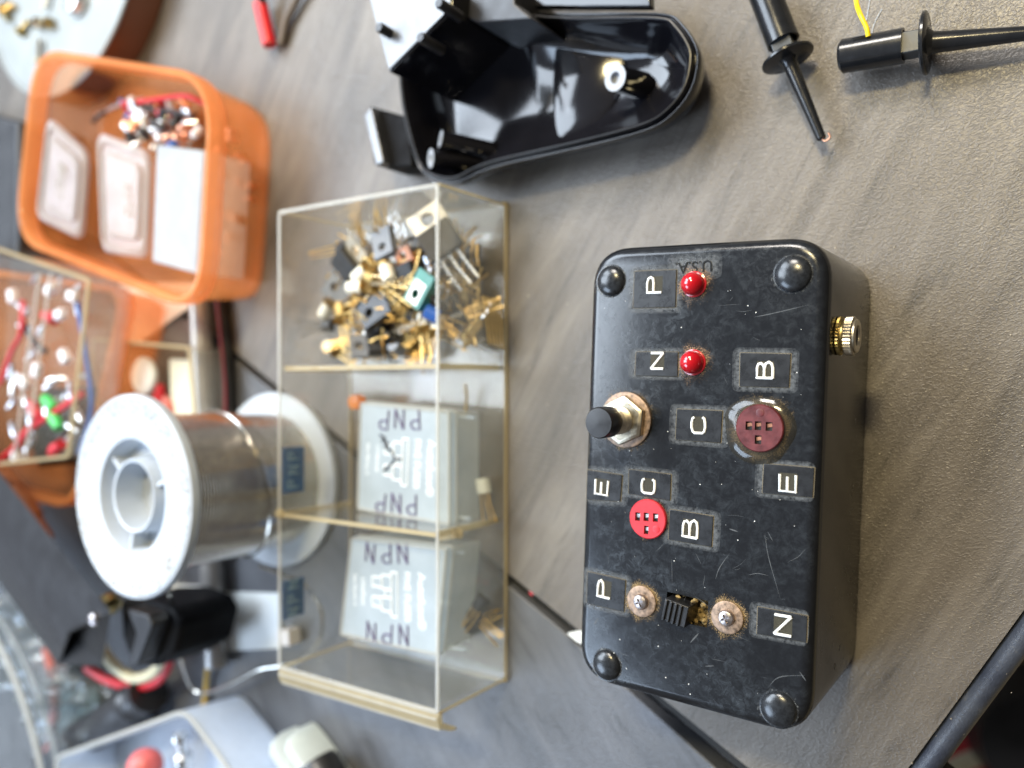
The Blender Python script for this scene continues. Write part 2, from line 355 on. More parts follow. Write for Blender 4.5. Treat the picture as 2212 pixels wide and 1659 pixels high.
K['grimering'] = grime_mat('brown_grime', (.22, .15, .07), 3.4, 6.0, .42)
K['spec'] = simple('white_specks', (.6, .6, .58), .8)
K['grimered'] = grime_mat('grime_by_led', (.20, .13, .08), 2.6, 6.2, .40)
K['grimebig'] = grime_mat('grime_by_button', (.22, .15, .07), 5.6, 8.4, .40)
K['grimeslot'] = simple('packed_grime', (.20, .14, .055), .95, var=.7, vs=1.2, bmp=1.0, bs=2)
K['glass'] = frost('greenish_blister', (.84, .88, .85), .75, .12)
# ------------------------------------------------------------------ setting
def line_pt(a, b, x):          # point of line ab with given x
    t = (x-a.x)/(b.x-a.x); return Vector((x, a.y+(b.y-a.y)*t))
sA, sB = Q(1200, 1321), Q(1617, 1659)                  # seam edge of the upper board
lA, lB = Q(1200, 1353), Q(1542, 1659)                  # seam edge of the lower board
sA0 = Q(470, 712)
d = (sB-sA); P0 = sA-d.normalized()*650; P1 = sB+d.normalized()*70
# inner and outer line of the vinyl edge
eA, eB = Q(2212, 1317.7), Q(1961.7, 1659); ed = (eB-eA).normalized()
E0 = eA-ed*420; E1 = eB+ed*60
X_ = eB+ed*26.6
mb = MB(); mb.prism([P0, sB+d.normalized()*28, X_, E0, Vector((250, 900, 0)), Vector((-900, 1000, 0)), P0+Vector((-350, 150, 0))], -18, 0)
o = mb.build('bench_top', K['slate']); o['kind'] = 'structure'
dl = (lB-lA).normalized(); L0 = lA-dl*640; L1 = lB+dl*90
mb = MB(); mb.prism([P0+Vector((d.y, -d.x, 0)).normalized()*1.6, lA, L1, L1+Vector((-60, -200, 0)), L1+Vector((-700, -520, 0)), L0+Vector((-300, -600, 0))], -18, -.6)
o = mb.build('bench_board', K['slate2'], bevel=.5); o['kind'] = 'structure'
mb = MB(); mb.prism([P0+Vector((-60,-60,0)), P0+Vector((50,60,0)), P1+Vector((10,20,0)), P1+Vector((-60,-60,0))], -22, -18.2)
o = mb.build('bench_seam', K['rubber']); o['kind'] = 'structure'
# rubber strip lying in the widening gap
nrm = Vector((-d.y, d.x, 0)).normalized()
mb = MB()
for i in range(60):
    t = i/59; c = sA.lerp(sB, t*2.2-1.0); k = max(.9, 1.9+t*2.0)
    c = c-nrm*(k*.55)
    w_ = k*.45*(1+random.uniform(-.12, .12))
    mb.v += [c-nrm*w_+Vector((0,0,-3)), c+nrm*w_+Vector((0,0,-3+random.uniform(-.1, .1)))]
mb.f = [(2*i, 2*i+1, 2*i+3, 2*i+2) for i in range(59)]
o = mb.build('gap_strip', K['rubber']); o['kind'] = 'structure'
# crumbs and lint on the bench
random.seed(77); mb = MB()
for k in range(230):
    p = Q(random.uniform(1000, 2250), random.uniform(-40, 1700), 0)
    if (p-P0).cross(d).z > -2: continue
    r = random.choice([.08, .1, .12, .2]); mb.lathe([(r, 0), (r*.8, r), (.01, r*1.2)], (p.x, p.y, 0), n=6)
o = mb.build('crumbs', simple('pale_crumbs', (.38, .34, .28), .9, var=.5, vs=.05)); o['kind'] = 'stuff'
# vinyl-covered bench edge
en = Vector((ed.y, -ed.x, 0)); en = en if en.x > 0 else -en
wd = abs((Q(2212, 1443.5)-eA).dot(en))
prof = []
for k in range(13):
    a = math.pi*(k/12); prof.append((wd*.45-wd*.45*math.cos(a), -3.2+3.6*math.sin(a)))
prof += [(wd*.9, -6), (wd*.8, -8), (0, -8)]
mb = MB(); mb.loft([[E0+en*x+Vector((0,0,z)) for x, z in prof], [E1+ed*60+en*x+Vector((0,0,z)) for x, z in prof]])
o = mb.build('bench_edge', K['leather'], ang=50); o['kind'] = 'structure'
mb = MB(); mb.box((60, -120, -402), (2600, 2600, 4)); o = mb.build('floor', K['floor']); o['kind'] = 'structure'
# blurred things on the floor beyond the bench edge
def qf(x, y, z): return Q(x, y, z)
solo(MB().lathe([(3, 0), (38, 2), (42, 20), (30, 46), (8, 52)], qf(2250, 1560, -400), (0,0,1), 24), 'pouch', K['blackwire'], 'black rounded pouch on the floor beyond the navy bench edge', 'pouch')
solo(MB().tube(curve([qf(2040, 1665, -385), qf(2120, 1632, -385), qf(2260, 1625, -385), qf(2400, 1660, -385)]), 7, 12), 'floor_cable', K['cream'], 'thick beige cable on the floor under the bench corner', 'cable')
solo(MB().box(qf(2085, 1640, -390), (26, 60, 18), .3), 'red_block', K['redwire'], 'small red block on the floor beside the bench edge', 'block')
solo(MB().box(qf(2160, 1590, -392), (70, 34, 14), -.5), 'shoe_sole', K['blackwire'], 'black flat object on the floor behind the beige cable', 'flat object')
# ------------------------------------------------------------------ transistor tester
TC = Vector((-68.9, -20.1, 0)); TR = math.radians(-2.3); BH = 41.0
tester = thing('transistor_tester', 'black bakelite tester box with two red lights, two sockets and letter labels', 'tester box', TC, TR)
Ri = Matrix.Rotation(-TR, 3, 'Z')
def TL(px, py, z=BH): return Ri @ (Q(px, py, z)-Vector((TC.x, TC.y, 0)))
def Z1(x, y, z=BH): return TL((x/2.127+1550)*.7745, (y/2.127+620)*.7745, z)
def Z2(x, y, z=BH): return TL((x/1.971+1550)*.7745, (y/1.971+1300)*.7745, z)
base = rnd(rect(54.2, 102), 9.5, 10); halo = []; rings = []
for i_, z in ((.8, 0), (0.05, .5), (0, 6), (0, BH-2.6)): rings.append([V2(p, z) for p in inset(base, i_)])
for k in range(1, 8):
    a = math.pi/2*k/7; rings.append([V2(p, BH-2.6+2.6*math.sin(a)) for p in inset(base, 2.6*(1-math.cos(a)))])
body = MB().loft(rings).build('body', K['case'], tester, ang=50)
# slide-switch opening, moulding mark on the near edge and two pin holes in the side
sl = [Z2(612, 690), Z2(838, 742), Z2(832, 888), Z2(600, 838)]
cut(body, MB().prism(sl, BH-7, BH+2))
cc = Z2(742, 1340); mb = MB(); prf = [(math.sin(math.pi*k/12)*1.0, -math.cos(math.pi*k/12)) for k in range(13)]
mb.loft([[Vector((cc.x+r*5.3*math.cos(2*math.pi*j/32), cc.y-.8+r*2.9*math.sin(2*math.pi*j/32), BH-.2+z*1.2)) for j in range(32)] for r, z in [(max(.01, a), b) for a, b in prf]])
cut(body, mb)
body.data.shade_smooth(); body.data.set_sharp_from_angle(angle=math.radians(40))
for yy, zz in ((-41, 22), (-38, 18)):
    MB().lathe([(.7, 0), (.7, .06)], (27.08, yy, zz), (1, 0, 0), 14).build('pin_hole', K['blackwire'], tester)
for (x, y, r) in ((1316, 606, 3.5), (1710, 591, 3.75), (1306.6, 1439, 3.5), (1679, 1535, 3.7)):
    c = TL(x, y, BH+1); c.z = BH-.3
    MB().lathe([(r+.35, .3)]+[(r*math.cos(math.pi/2*k/12), .34+1.6*math.sin(math.pi/2*k/12)) for k in range(0, 12)]+[(.05, 1.94)], c, n=40).build('corner_dome', K['dome'], tester, ang=60)
    g = MB().lathe([(r+1.6, .03), (r-.2, .03)], n=40, c0=False, c1=False).build('dust_ring', K['dustring'], tester); g.location = Vector((c.x, c.y, BH))*S
GL = {'P': [[(0,0),(0,1),(.36,1),(.52,.93),(.58,.78),(.52,.62),(.36,.55),(0,.55)]],
      'N': [[(0,0),(0,1)],[(0,1),(.58,0)],[(.58,0),(.58,1)]],
      'B': [[(0,0),(0,1),(.36,1),(.5,.93),(.53,.78),(.46,.6),(.34,.54),(0,.54)],[(.34,.54),(.52,.45),(.58,.27),(.52,.08),(.36,0),(0,0)]],
      'C': [[(.58,.8),(.52,.95),(.38,1),(.2,1),(.06,.94),(0,.8),(0,.2),(.06,.06),(.2,0),(.38,0),(.52,.05),(.58,.2)]],
      'E': [[(.56,0),(0,0),(0,1),(.56,1)],[(0,.52),(.48,.52)]]}
def glyph(mb, ch, mtx, w, h, r, n=8, jit=0):
    for st in GL[ch]:
        pts = [mtx @ Vector(((x/.58-.5)*w+random.uniform(-jit, jit), (y-.5)*h+random.uniform(-jit, jit), 0)) for x, y in st]
        mb.tube(pts, r, n)
        for q in pts[1:-1]: mb.lathe([(.01, -r), (r*.7, -r*.7), (r, 0), (r*.7, r*.7), (.01, r)], q, n=n)
def dymo(ch, quad, lb, Z, thick=.28):
    q = [Z(*p) for p in quad]
    for p in q: p.x = max(-25.9, min(25.9, p.x))
    ctr = sum(q, Vector())/4
    big = [ctr+(p-ctr)+(p-ctr).normalized()*.26 for p in q]
    hm = MB()
    for k, gr_ in enumerate((.7, 1.15, 1.6, 2.1)):
        hal = [ctr+(p-ctr)+(p-ctr).normalized()*gr_ for p in q]
        for p in hal: p.x = max(-25.9, min(25.9, p.x))
        hm.v += []; n0 = len(hm.v); rp = rnd(hal, 1.5, 4); hm.add([V2(p, BH+.006+.007*(3-k)) for p in rp], [tuple(range(len(rp)))])
    hm.build('dust_halo', K['halo'], tester)
    MB().prism(rnd(big, .3, 3), BH+.01, BH+.045).build('dust_outline', K['dust'], tester)
    t = MB().prism(q, BH-.1, BH+thick).build('label_tape', K['tape'], tester, bevel=.06)
    x0, y0, x1, y1 = lb; c = Z((x0+x1)/2, (y0+y1)/2); gh = (Z(x1, (y0+y1)/2)-Z(x0, (y0+y1)/2)).length-.6; gw = (Z((x0+x1)/2, y1)-Z((x0+x1)/2, y0)).length-.6
    e = q[1]-q[0]; an = math.atan2(e.y, e.x)+math.pi/2
    mt = Matrix.Translation((c.x, c.y, BH+thick+.02)) @ Matrix.Rotation(an, 4, 'Z')
    MB().box(mt @ Vector((0, 0, -.015)), (gw+.3, gh+.3, .02), an).build('letter_grime', K['fillgrime'], t)
    g = MB(); glyph(g, ch, mt, gw, gh, .31, 8, .04); g.build('letter', K['emboss'], t, ang=60)
dymo('P', [(470,292),(718,282),(712,503),(462,507)], (540,318,640,425), Z1)
dymo('N', [(480,770),(727,770),(725,914),(473,908)], (562,768,650,877), Z1)
dymo('B', [(1097,775),(1395,780),(1385,980),(1093,972)], (1190,820,1300,933), Z1)
dymo('C', [(722,1108),(990,1118),(980,1308),(713,1287)], (803,1148,898,1258), Z1)
dymo('E', [(172,1466),(396,1500),(385,1655),(170,1640)], (232,1518,320,1622), Z1)
dymo('C', [(405,18),(635,45),(630,188),(403,150)], (470,63,555,157), Z2)
dymo('E', [(1237,1432),(1535,1455),(1525,1632),(1228,1605)], (1323,1483,1437,1605), Z1)
dymo('B', [(630,238),(868,275),(858,443),(622,402)], (697,288,790,398), Z2)
dymo('P', [(178,580),(385,627),(377,800),(173,752)], (230,623,310,727), Z2)
dymo('N', [(1113,773),(1385,822),(1378,968),(1108,920)], (1197,813,1305,935), Z2)
c = Z1(818, 262); text_mb('U.S.A.', 3.5, .12, Matrix.Translation((c.x, c.y, BH+.06)) @ Matrix.Rotation(math.pi+.04, 4, 'Z')).build('moulded_lettering', K['blacktext'], tester)
for (x, y) in ((800, 362), (795, 830)):
    c = Z1(x, y, BH+2.2); c.z = BH
    led = MB().lathe([(2.85, -.3), (2.85, .35), (2.5, .45), (2.5, 1.3)]+[(2.5*math.cos(math.pi/2*k/10), 1.3+2.4*math.sin(math.pi/2*k/10)) for k in range(1, 10)]+[(.05, 3.7)], c, n=40).build('led', K['led'], tester, ang=60)
    g = MB().lathe([(8.6, .045), (2.0, .045)], (0,0,0), n=40, c0=False, c1=False); o = g.build('grime', K['grimered'], tester); o.location = Vector((c.x, c.y, BH+.0))*S
# push button
c = Z1(412, 1172, BH+.6); c.z = BH; tilt = Vector((-.03, -.02, 1)).normalized()
o = MB().lathe([(9.5, .05), (4.0, .05)], n=40, c0=False, c1=False).build('grime', K['grimebig'], tester); o.location = c*S
MB().lathe([(6.4, 0), (6.4, .6), (6.1, .8), (3, .8)], c, tilt, 44).build('button_washer', K['rust'], tester)
hexa = [(5.7*math.cos(math.pi/3*k+.45), 5.7*math.sin(math.pi/3*k+.45)) for k in range(6)]
mb = MB(); mb.loft([[Vector((x+c.x, y+c.y, BH+.9)) for x, y in hexa], [Vector((x+c.x, y+c.y, BH+2.5)) for x, y in hexa], [Vector((x*.86+c.x, y*.86+c.y, BH+2.9)) for x, y in hexa]])
mb.build('hex_nut', K['nickel'], tester, bevel=.15)
pf = [(3.1, 2.6)]
for k in range(9): pf += [(3.1, 2.7+k*.35), (2.85, 2.87+k*.35)]
pf += [(3.0, 6.0), (2.5, 6.4)]
MB().lathe(pf, c, tilt, 32).build('threaded_bushing', K['nickel'], tester, ang=20)
MB().lathe([(2.2, 6.2), (2.2, 8.2), (3.35, 8.2), (3.45, 8.5), (3.45, 12.4), (3.2, 12.8), (.1, 12.95)], c, tilt, 40).build('button_cap', K['gun'], tester)
# transistor sockets
def socket(ctr, R, h, mat, slots, dot, Z, glue):
    c = Z(*ctr, BH+h); c.z = BH
    if glue:
        gc = Z(1205, 1235); ring = [(gc.x+(7.4+.5*math.sin(3*a)+.3*math.cos(5*a))*math.cos(a), gc.y+(7.6+.5*math.cos(2*a))*math.sin(a)) for a in [2*math.pi*k/48 for k in range(48)]]
        MB().loft([[Vector((gc.x+(x-gc.x)*s, gc.y+(y-gc.y)*s, BH+z)) for x, y in ring] for s, z in ((1, .0), (.95, .25), (.84, .6), (.7, .9))]).build('glue_blob', K['glue'], tester, ang=60)
    g = MB().lathe([(R+4.5, .04), (R-1, .04)], n=40, c0=False, c1=False).build('grime', K['grimebig'] if R > 4.7 else K['grimering'], tester); g.location = c*S
    s = MB().lathe([(R, 0), (R, h-.2), (R-.2, h), (.05, h)], c, n=64).build('transistor_socket', mat, tester)
    for (x, y, w_, h_) in slots:
        a = Z(x, y, BH+h); cut(s, MB().box((a.x, a.y, BH+h), (w_, h_, 1.6)))
        MB().box((a.x, a.y+h_*.12, BH+h-.62), (w_*.75, h_*.4, .25), .2).build('contact', K['silver' if R < 4.7 else 'copper'], s)
        MB().box((a.x, a.y, BH+h-.775), (w_*.98, h_*.98, .04)).build('slot_floor', K['blackwire'], s)
    a = Z(*dot, BH+h); MB().lathe([(.85, -.1), (.85, .06), (.7, .1), (.05, .1)], (a.x, a.y, BH+h), n=20).build('index_dot', mat, s)
socket((1207,1222), 4.95, 1.7, K['socket_dark'], [(1145,1207,1.35,1.8),(1200,1207,1.35,1.8),(1265,1212,1.35,1.8),(1200,1290,1.35,1.8)], (1212,1130), Z1, True)
socket((503,292), 4.45, 1.0, K['socket_red'], [(450,278,1.25,1.9),(497,280,1.25,1.9),(548,284,1.25,1.9),(497,352,1.1,1.9)], (552,347), Z2, False)
# slide switch
mb = MB(); random.seed(3)
lo = Z2(725, 790)
for k in range(46):
    a = Z2(random.uniform(615, 835), random.uniform(700, 880)); mb.lathe([(.05, -.3), (random.uniform(.3, .75), .0), (.05, random.uniform(.3, .7))], (a.x, a.y, BH-random.choice([.5, 2.2, 3, 3.2])), n=7)
mb.prism([Z2(612, 695), Z2(836, 746), Z2(830, 884), Z2(602, 835)], BH-6.6, BH-3.2)
mb.build('packed_grime', K['grimeslot'], tester)
kx = Z2(640, 808, BH+3.4); sw = MB(); rz = math.radians(-10)
R3 = Matrix.Rotation(rz, 3, 'Z')
sw.box((kx.x+.5, kx.y+.05, BH-.2), (5.6, 4.7, 6.8), rz)
for k in range(4):
    oo = R3 @ Vector((-2.0+k*1.15, 0, 0)); sw.box((kx.x+oo.x+.25, kx.y+oo.y, BH+3.35), (.6, 4.7, .7), rz)
sw.build('slider', K['gun'], tester, bevel=.15)
for (x, y) in ((475, 742), (945, 830)):
    c = Z2(x, y); c.z = BH
    g = MB().lathe([(6.4, .04), (2.6, .04)], n=40, c0=False, c1=False).build('grime', K['grimering'], tester); g.location = c*S
    ws = MB().lathe([(3.45, 0), (3.5, .45), (3.2, .6), (1.2, .55)], c, n=40).build('screw_washer', K['rust'], tester)
    sc = MB().lathe([(1.75, .5), (1.75, .9), (1.5, 1.35), (.9, 1.6), (.05, 1.65)], c, n=28).build('screw_head', K['screw'], ws, ang=50)
    cut(sc, MB().box((c.x, c.y, BH+1.6), (1.9, .42, .9), .5)); cut(sc, MB().box((c.x, c.y, BH+1.6), (.42, 1.9, .9), .5))
# jack socket with knurled nut in the right side
jc = TL(1808, 731, 20); jy = jc.y
def gear(mb, x0, x1, r, teeth, cy, cz, ch=.25):
    rings = []
    for x, s in ((x0, .93), (x0+ch, 1), (x1-ch, 1), (x1, .93)):
        rings.append([Vector((x, cy+(r*s-(.28 if k % 2 else 0))*math.cos(math.pi*k/teeth), cz+(r*s-(.28 if k % 2 else 0))*math.sin(math.pi*k/teeth))) for k in range(teeth*2)])
    mb.loft(rings)
jz = 32.0
jb = MB(); gear(jb, 27.1, 28.1, 4.05, 34, jy, jz); jn = jb.build('jack_collar', K['brass'], tester, ang=20)
MB().lathe([(3.2, 0), (3.2, 3)], (27.1, jy, jz), (1,0,0), 30).build('jack_barrel', K['brass'], tester)
jb = MB(); gear(jb, 28.6, 30.5, 4.05, 34, jy, jz); jn = jb.build('knurled_nut', K['nickel'], tester, ang=20)
jf = MB(); jf.lathe([(3.5, 0), (3.5, .4), (3.3, .6), (2.3, .6), (2.1, .3), (2.1, -1)], (30.45, jy, jz), (1,0,0), 36, True, False); jf.build('jack_face', K['nickel'], jn)
MB().lathe([(2.09, .2), (.05, .2)], (30.45, jy, jz), (1,0,0), 24).build('jack_hole', K['blackwire'], jn)
# scratches in the lid
random.seed(5); mb = MB()
def scr(pts, w_):
    pts = curve([Vector((p[0], p[1], BH+.02)) for p in pts], 6); n = len(pts); st = len(mb.v)
    for i, p in enumerate(pts):
        t = (pts[min(i+1, n-1)]-pts[max(i-1, 0)]).normalized(); k = w_*math.sin(math.pi*(i+.5)/n)*random.uniform(.6, 1)
        mb.v += [p+Vector((-t.y, t.x, 0))*k, p-Vector((-t.y, t.x, 0))*k]
    mb.f += [(st+2*i, st+2*i+1, st+2*i+3, st+2*i+2) for i in range(n-1)]
for pts, w_ in (([(1175,563),(1290,540),(1500,490)], .10), ([(450,560),(455,680)], .05), ([(960,495),(1100,485)], .04)):
    scr([Z1(*p) for p in pts], w_)
for pts, w_ in (([(955,480),(900,560),(878,622)], .09), ([(1150,370),(1170,500),(1235,730)], .09), ([(1060,598),(1110,590),(1170,602)], .09), ([(1165,1218),(1230,1160),(1370,1150)], .09), ([(1165,360),(1195,415)], .08), ([(638,510),(640,650)], .05), ([(290,540),(288,470)], .04), ([(740,970),(785,920)], .22), ([(150+60,870),(235,835)], .25), ([(770,480),(800,540)], .05), ([(1340,1130),(1375,1180)], .12), ([(955,345),(1000,360)], .2), ([(860,1060),(930,1075)], .05), ([(820,600),(810,660)], .05), ([(1270,530),(1330,500),(1380,450)], .05), ([(820,1100),(870,1098)], .12)):
    scr([Z2(*p) for p in pts], w_)
for k in range(46):
    x = random.uniform(-22, 22); y = random.uniform(-46, 46); a = random.uniform(0, 6.3); L = random.choice([.5, .8, 1.5, 3, 5])*random.uniform(.6, 1.3)
    x1 = max(-23, min(23, x+L*math.cos(a))); y1 = max(-47, min(47, y+L*math.sin(a)))
    scr([(x, y), ((x+x1)/2+random.uniform(-.3, .3), (y+y1)/2+random.uniform(-.3, .3)), (x1, y1)], random.uniform(.02, .06))
o = mb.build('scratches', K['scratch'], tester)
mb = MB()
for k in range(70):
    x = random.uniform(-24, 24); y = random.uniform(-48, 48); r = random.choice([.05, .06, .08, .14]); mb.lathe([(r, .01), (r, .05), (.01, .07)], (x, y, BH), n=6)
o = mb.build('dust_specks', K['spec'], tester); o['kind'] = 'stuff'
c = Z1(822, 262); hm = MB()
for k in range(4):
    g_ = .5*k; rp = rnd([(c.x-4.8-g_, c.y-1.3-g_), (c.x+4.8+g_, c.y-1.3-g_), (c.x+4.8+g_, c.y+1.3+g_), (c.x-4.8-g_, c.y+1.3+g_)], 1.5, 4); hm.add([V2(p, BH+.006+.007*(3-k)) for p in rp], [tuple(range(len(rp)))])
hm.build('dust_halo', K['halo'], tester)
# ------------------------------------------------------------------ clear parts drawer
DX0, DX1, DY0, DY1, DH, DW = -213.5, -146.2, -92.5, 56.3, 33.0, 1.5
drawer = thing('parts_drawer', 'clear yellowed plastic parts drawer with two dividers, holding transistors and fuse boxes', 'drawer', ((DX0+DX1)/2, (DY0+DY1)/2, 0))
outer = rnd([(DX0, DY0), (DX1, DY0), (DX1, DY1), (DX0, DY1)], 2.0, 4); inn = inset(outer, DW)
mb = MB(); mb.loft([[V2(p, DW) for p in inn], [V2(p, DH) for p in inn], [V2(p, DH) for p in outer], [V2(p, 0) for p in outer]], False, False)
mb.build('walls', K['drawer'], drawer, True)
MB().loft([[V2(p, .02) for p in inset(outer, .05)], [V2(p, DW-.02) for p in inset(outer, .05)]]).build('base', K['drawer_floor'], drawer, True)
mb = MB(); mb.loft([[V2(p, DH+.02) for p in inset(outer, .1)], [V2(p, DH+.35) for p in inset(outer, .35)], [V2(p, DH+.35) for p in inset(outer, DW-.35)], [V2(p, DH+.02) for p in inset(outer, DW-.1)]], False, False)
mb.build('rim', K['rim'], drawer, True)
mb = MB()
for a, b in (((DX0, DY0), (DX1, DY0)), ((DX1, DY0), (DX1, DY1)), ((DX0, DY1), (DX1, DY1)), ((DX0, DY0), (DX0, DY1))):
    mb.tube([(a[0], a[1], .6), (b[0], b[1], .6)], .55, 6)
for x, y in ((DX0, DY0), (DX1, DY0), (DX1, DY1), (DX0, DY1)): mb.tube([(x+(.5 if x == DX0 else -.5), y+(.5 if y == DY0 else -.5), .6), (x+(.5 if x == DX0 else -.5), y+(.5 if y == DY0 else -.5), DH)], .45, 6)
mb.build('yellowed_corner', K['amber'], drawer, True)
for yy, top in ((5.0, DH-1.6), (-42.3, DH-.4)):
    dv = MB().box(((DX0+DX1)/2, yy, (DW+top)/2), (DX1-DX0-2*DW-.1, 1.4, top-DW)).build('divider', K['drawer'], drawer, True)
    e = MB().box(((DX0+DX1)/2, yy, top+.2), (DX1-DX0-2*DW-.2, 1.2, .36)); e.box((DX1-DW-.4, yy, top/2+.8), (.5, 1.8, top-2)); e.box((DX0+DW+.4, yy, top/2+.8), (.5, 1.8, top-2))
    e.build('divider_edge', K['amber'], dv)
    bpy.data.objects[dv.name].children[0].location = (0,0,0)
# keep divider edges in the drawer frame
for ch in drawer.children:
    for g in ch.children:
        g.location = -drawer.location
# moulded lip at the open end
prof = [(0, DH), (-2.2, DH+.3), (-4.4, DH-.4), (-6.6, DH-5), (-7.2, DH-8), (-6.4, DH-8.2), (-6.3, DH-6.2), (-3.8, DH-2.2), (-1.5, DH-1.6), (0, DH-2)]
mb = MB(); mb.loft([[Vector((DX0+.5, DY0+y+.4, z)) for y, z in prof], [Vector((DX1-.5, DY0+y+.4, z)) for y, z in prof]]); mb.build('pull_lip', K['amber'], drawer, True, ang=20)
mb = MB()
for y, z in ((-1.6, DH+.4), (-4.8, DH-1.0), (-7, DH-8)): mb.tube([(DX0+.8, DY0+y+.4, z), (DX1-.8, DY0+y+.4, z)], .42, 6)
mb.build('lip_ridge', K['rim'], drawer, True)
# blue tape names on the far wall, read from behind
for (y0, y1, word) in ((970, 1072, 'PNP'), (1266, 1350, 'NPN')):
    a = Q(625, y0, 27); b = Q(625, y1, 27); yc = (a.y+b.y)*.5*.965; L = abs(a.y-b.y)*.97
    xw = DX0-.12
    tp = MB().box((xw, yc, DH-6.4), (.2, L, 9.2)).build('name_tape', K['bluetape'], drawer, True)
    g = MB()
    for k, ch in enumerate(word):
        mt = Matrix.Translation((DX0+.0, yc+(k-1)*4.6*(-1), DH-6.4)) @ Matrix(((0,0,1,0),(1,0,0,0),(0,1,0,0),(0,0,0,1)))
        glyph(g, ch, mt, 2.3, 4.2, .28, 6)
    gg = g.build('tape_letters', K['palebl'], tp); gg.location = -drawer.location
# dirt blots on the drawer
mb = MB(); mb.lathe([(.2, 0), (1.9, .4), (1.5, 1.3), (.1, 1.7)], (DX0+.8, -42, DH-.6), (0,0,1), 14); mb.lathe([(.2, 0), (1.6, .4), (.1, 1.5)], (DX1-1.5, -43.5, 22), (0,0,1), 12)
mb.box((DX1-3.5, -43.8, 25), (6, 2.2, 1.6), .2); mb.build('glue_blot', K['amber'], drawer, True)
# ------------------------------------------------------------------ fuse boxes with handwriting
def fusebox(word, q, zt, label, extra):
    zb = DW+.05; top = [Q(x, y, zt) for x, y in q]; ctr = sum(top, Vector())/4
    r = thing('fuse_box', label, 'plastic box', (ctr.x, ctr.y, zb), 0, 'fuse boxes in the drawer')
    pts = rnd(top, 1.2, 4); bot = inset(pts, .6)
    mb = MB(); mb.loft([[V2(p, zb) for p in bot], [V2(p, zt-3.2) for p in inset(pts, .4)]], True, False); mb.build('tray', K['fuseside'], r, True)
    MB().loft([[V2(p, zt-3.0) for p in pts], [V2(p, zt-.4) for p in pts], [V2(p, zt) for p in inset(pts, .5)]]).build('lid', K['fusebox'], r, True)
    bead = inset(pts, .45); MB().tube([V2(p, zt+.02) for p in bead]+[V2(bead[0], zt+.02)], .42, 6).build('lid_bead', K['rim'], r, True)
    MB().tube([V2(p, zt-3.1) for p in pts]+[V2(pts[0], zt-3.1)], .38, 6).build('seam_bead', K['rim'], r, True)
    T = [top[0], top[1], top[2], top[3]]      # far-left, near-right order as given
    ex = ((T[1]-T[0])+(T[2]-T[3])).normalized(); ey = Vector((-ex.y, ex.x, 0)); W = ((T[1]-T[0]).length+(T[2]-T[3]).length)/2; L = ((T[3]-T[0]).length+(T[2]-T[1]).length)/2
    def at(u, v): return ctr+ex*((u-.5)*W)+ey*((.5-v)*L)       # u across, v down the picture
    ang = math.atan2(ex.y, ex.x)
    # side flange near the hinge
    for vv in (.06, .94): MB().box(at(.94, vv)+Vector((3.2, 0, -5)), (7.5, .8, 1.2), ang).build('hinge_tab', K['fusebox'], r, True)
    def txt(s, u, v, size, rot=-math.pi/2, mat='white'):
        p = at(u, v); text_mb(s, size, .06, Matrix.Translation((p.x, p.y, zt+.05)) @ Matrix.Rotation(ang+rot, 4, 'Z')).build('printed_text', K['white'], r, True)
    txt('Autofuse®', .80, .52, 3.9); txt('FIVE FUSES', .66, .50, 3.3)
    txt('Littelfuse' if False else 'Littelfuse', .20, .52, 2.4) if extra == 'n' else txt('LITTELFUSE', .22, .5, 1.7)
    txt('Des Plaines, IL', .11, .52, 1.8)
    mb = MB()                                   # outlined fuse pictogram
    def ol(u0, v0, u1, v1, w_=.25):
        ps = [at(u0, v0), at(u1, v0), at(u1, v1), at(u0, v1)]
        for i in range(4):
            a, b = ps[i], ps[(i+1) % 4]; a = V2(a, zt+.08); b = V2(b, zt+.08); mb.tube([a, b], w_, 5)
    ol(.50, .29, .56, .71); ol(.40, .33, .50, .46); ol(.40, .54, .50, .67); ol(.30, .36, .40, .45); ol(.30, .55, .40, .64); ol(.44, .46, .50, .54)
    mb.build('pictogram', K['white'], r, True)
    for v0 in (.12, .88):
        mb = MB()
        for k, ch in enumerate(word):
            p = at(.62-.17*k, v0+.015*(k-1)); mt = Matrix.Translation((p.x, p.y, zt+.1)) @ Matrix.Rotation(ang+math.pi+random.uniform(-.1, .1), 4, 'Z')
            glyph(mb, ch, mt, 3.5, 6.2, .33, 5, .14)
        mb.build('handwriting', K['ink'], r, True)
    if extra == 'p':
        mb = MB(); mb.tube(curve([V2(at(*p), zt+.14) for p in ((.24,.28),(.30,.31),(.27,.33),(.34,.35),(.30,.38),(.37,.41),(.42,.47),(.50,.47),(.43,.48),(.38,.54),(.34,.57),(.30,.61))], 4), .42, 5)
        mb.build('ink_scribble', K['blackink'], r, True)
    return r
random.seed(2)
fusebox('PNP', [(778,868),(972,888),(972,1136),(771,1101)], 17, 'milky fuse box marked PNP, in the middle compartment, with a black scribble', 'p')
fusebox('NPN', [(758,1160),(966,1185),(945,1418),(734,1372)], 19, 'milky fuse box marked NPN in violet ink, in the end compartment', 'n')
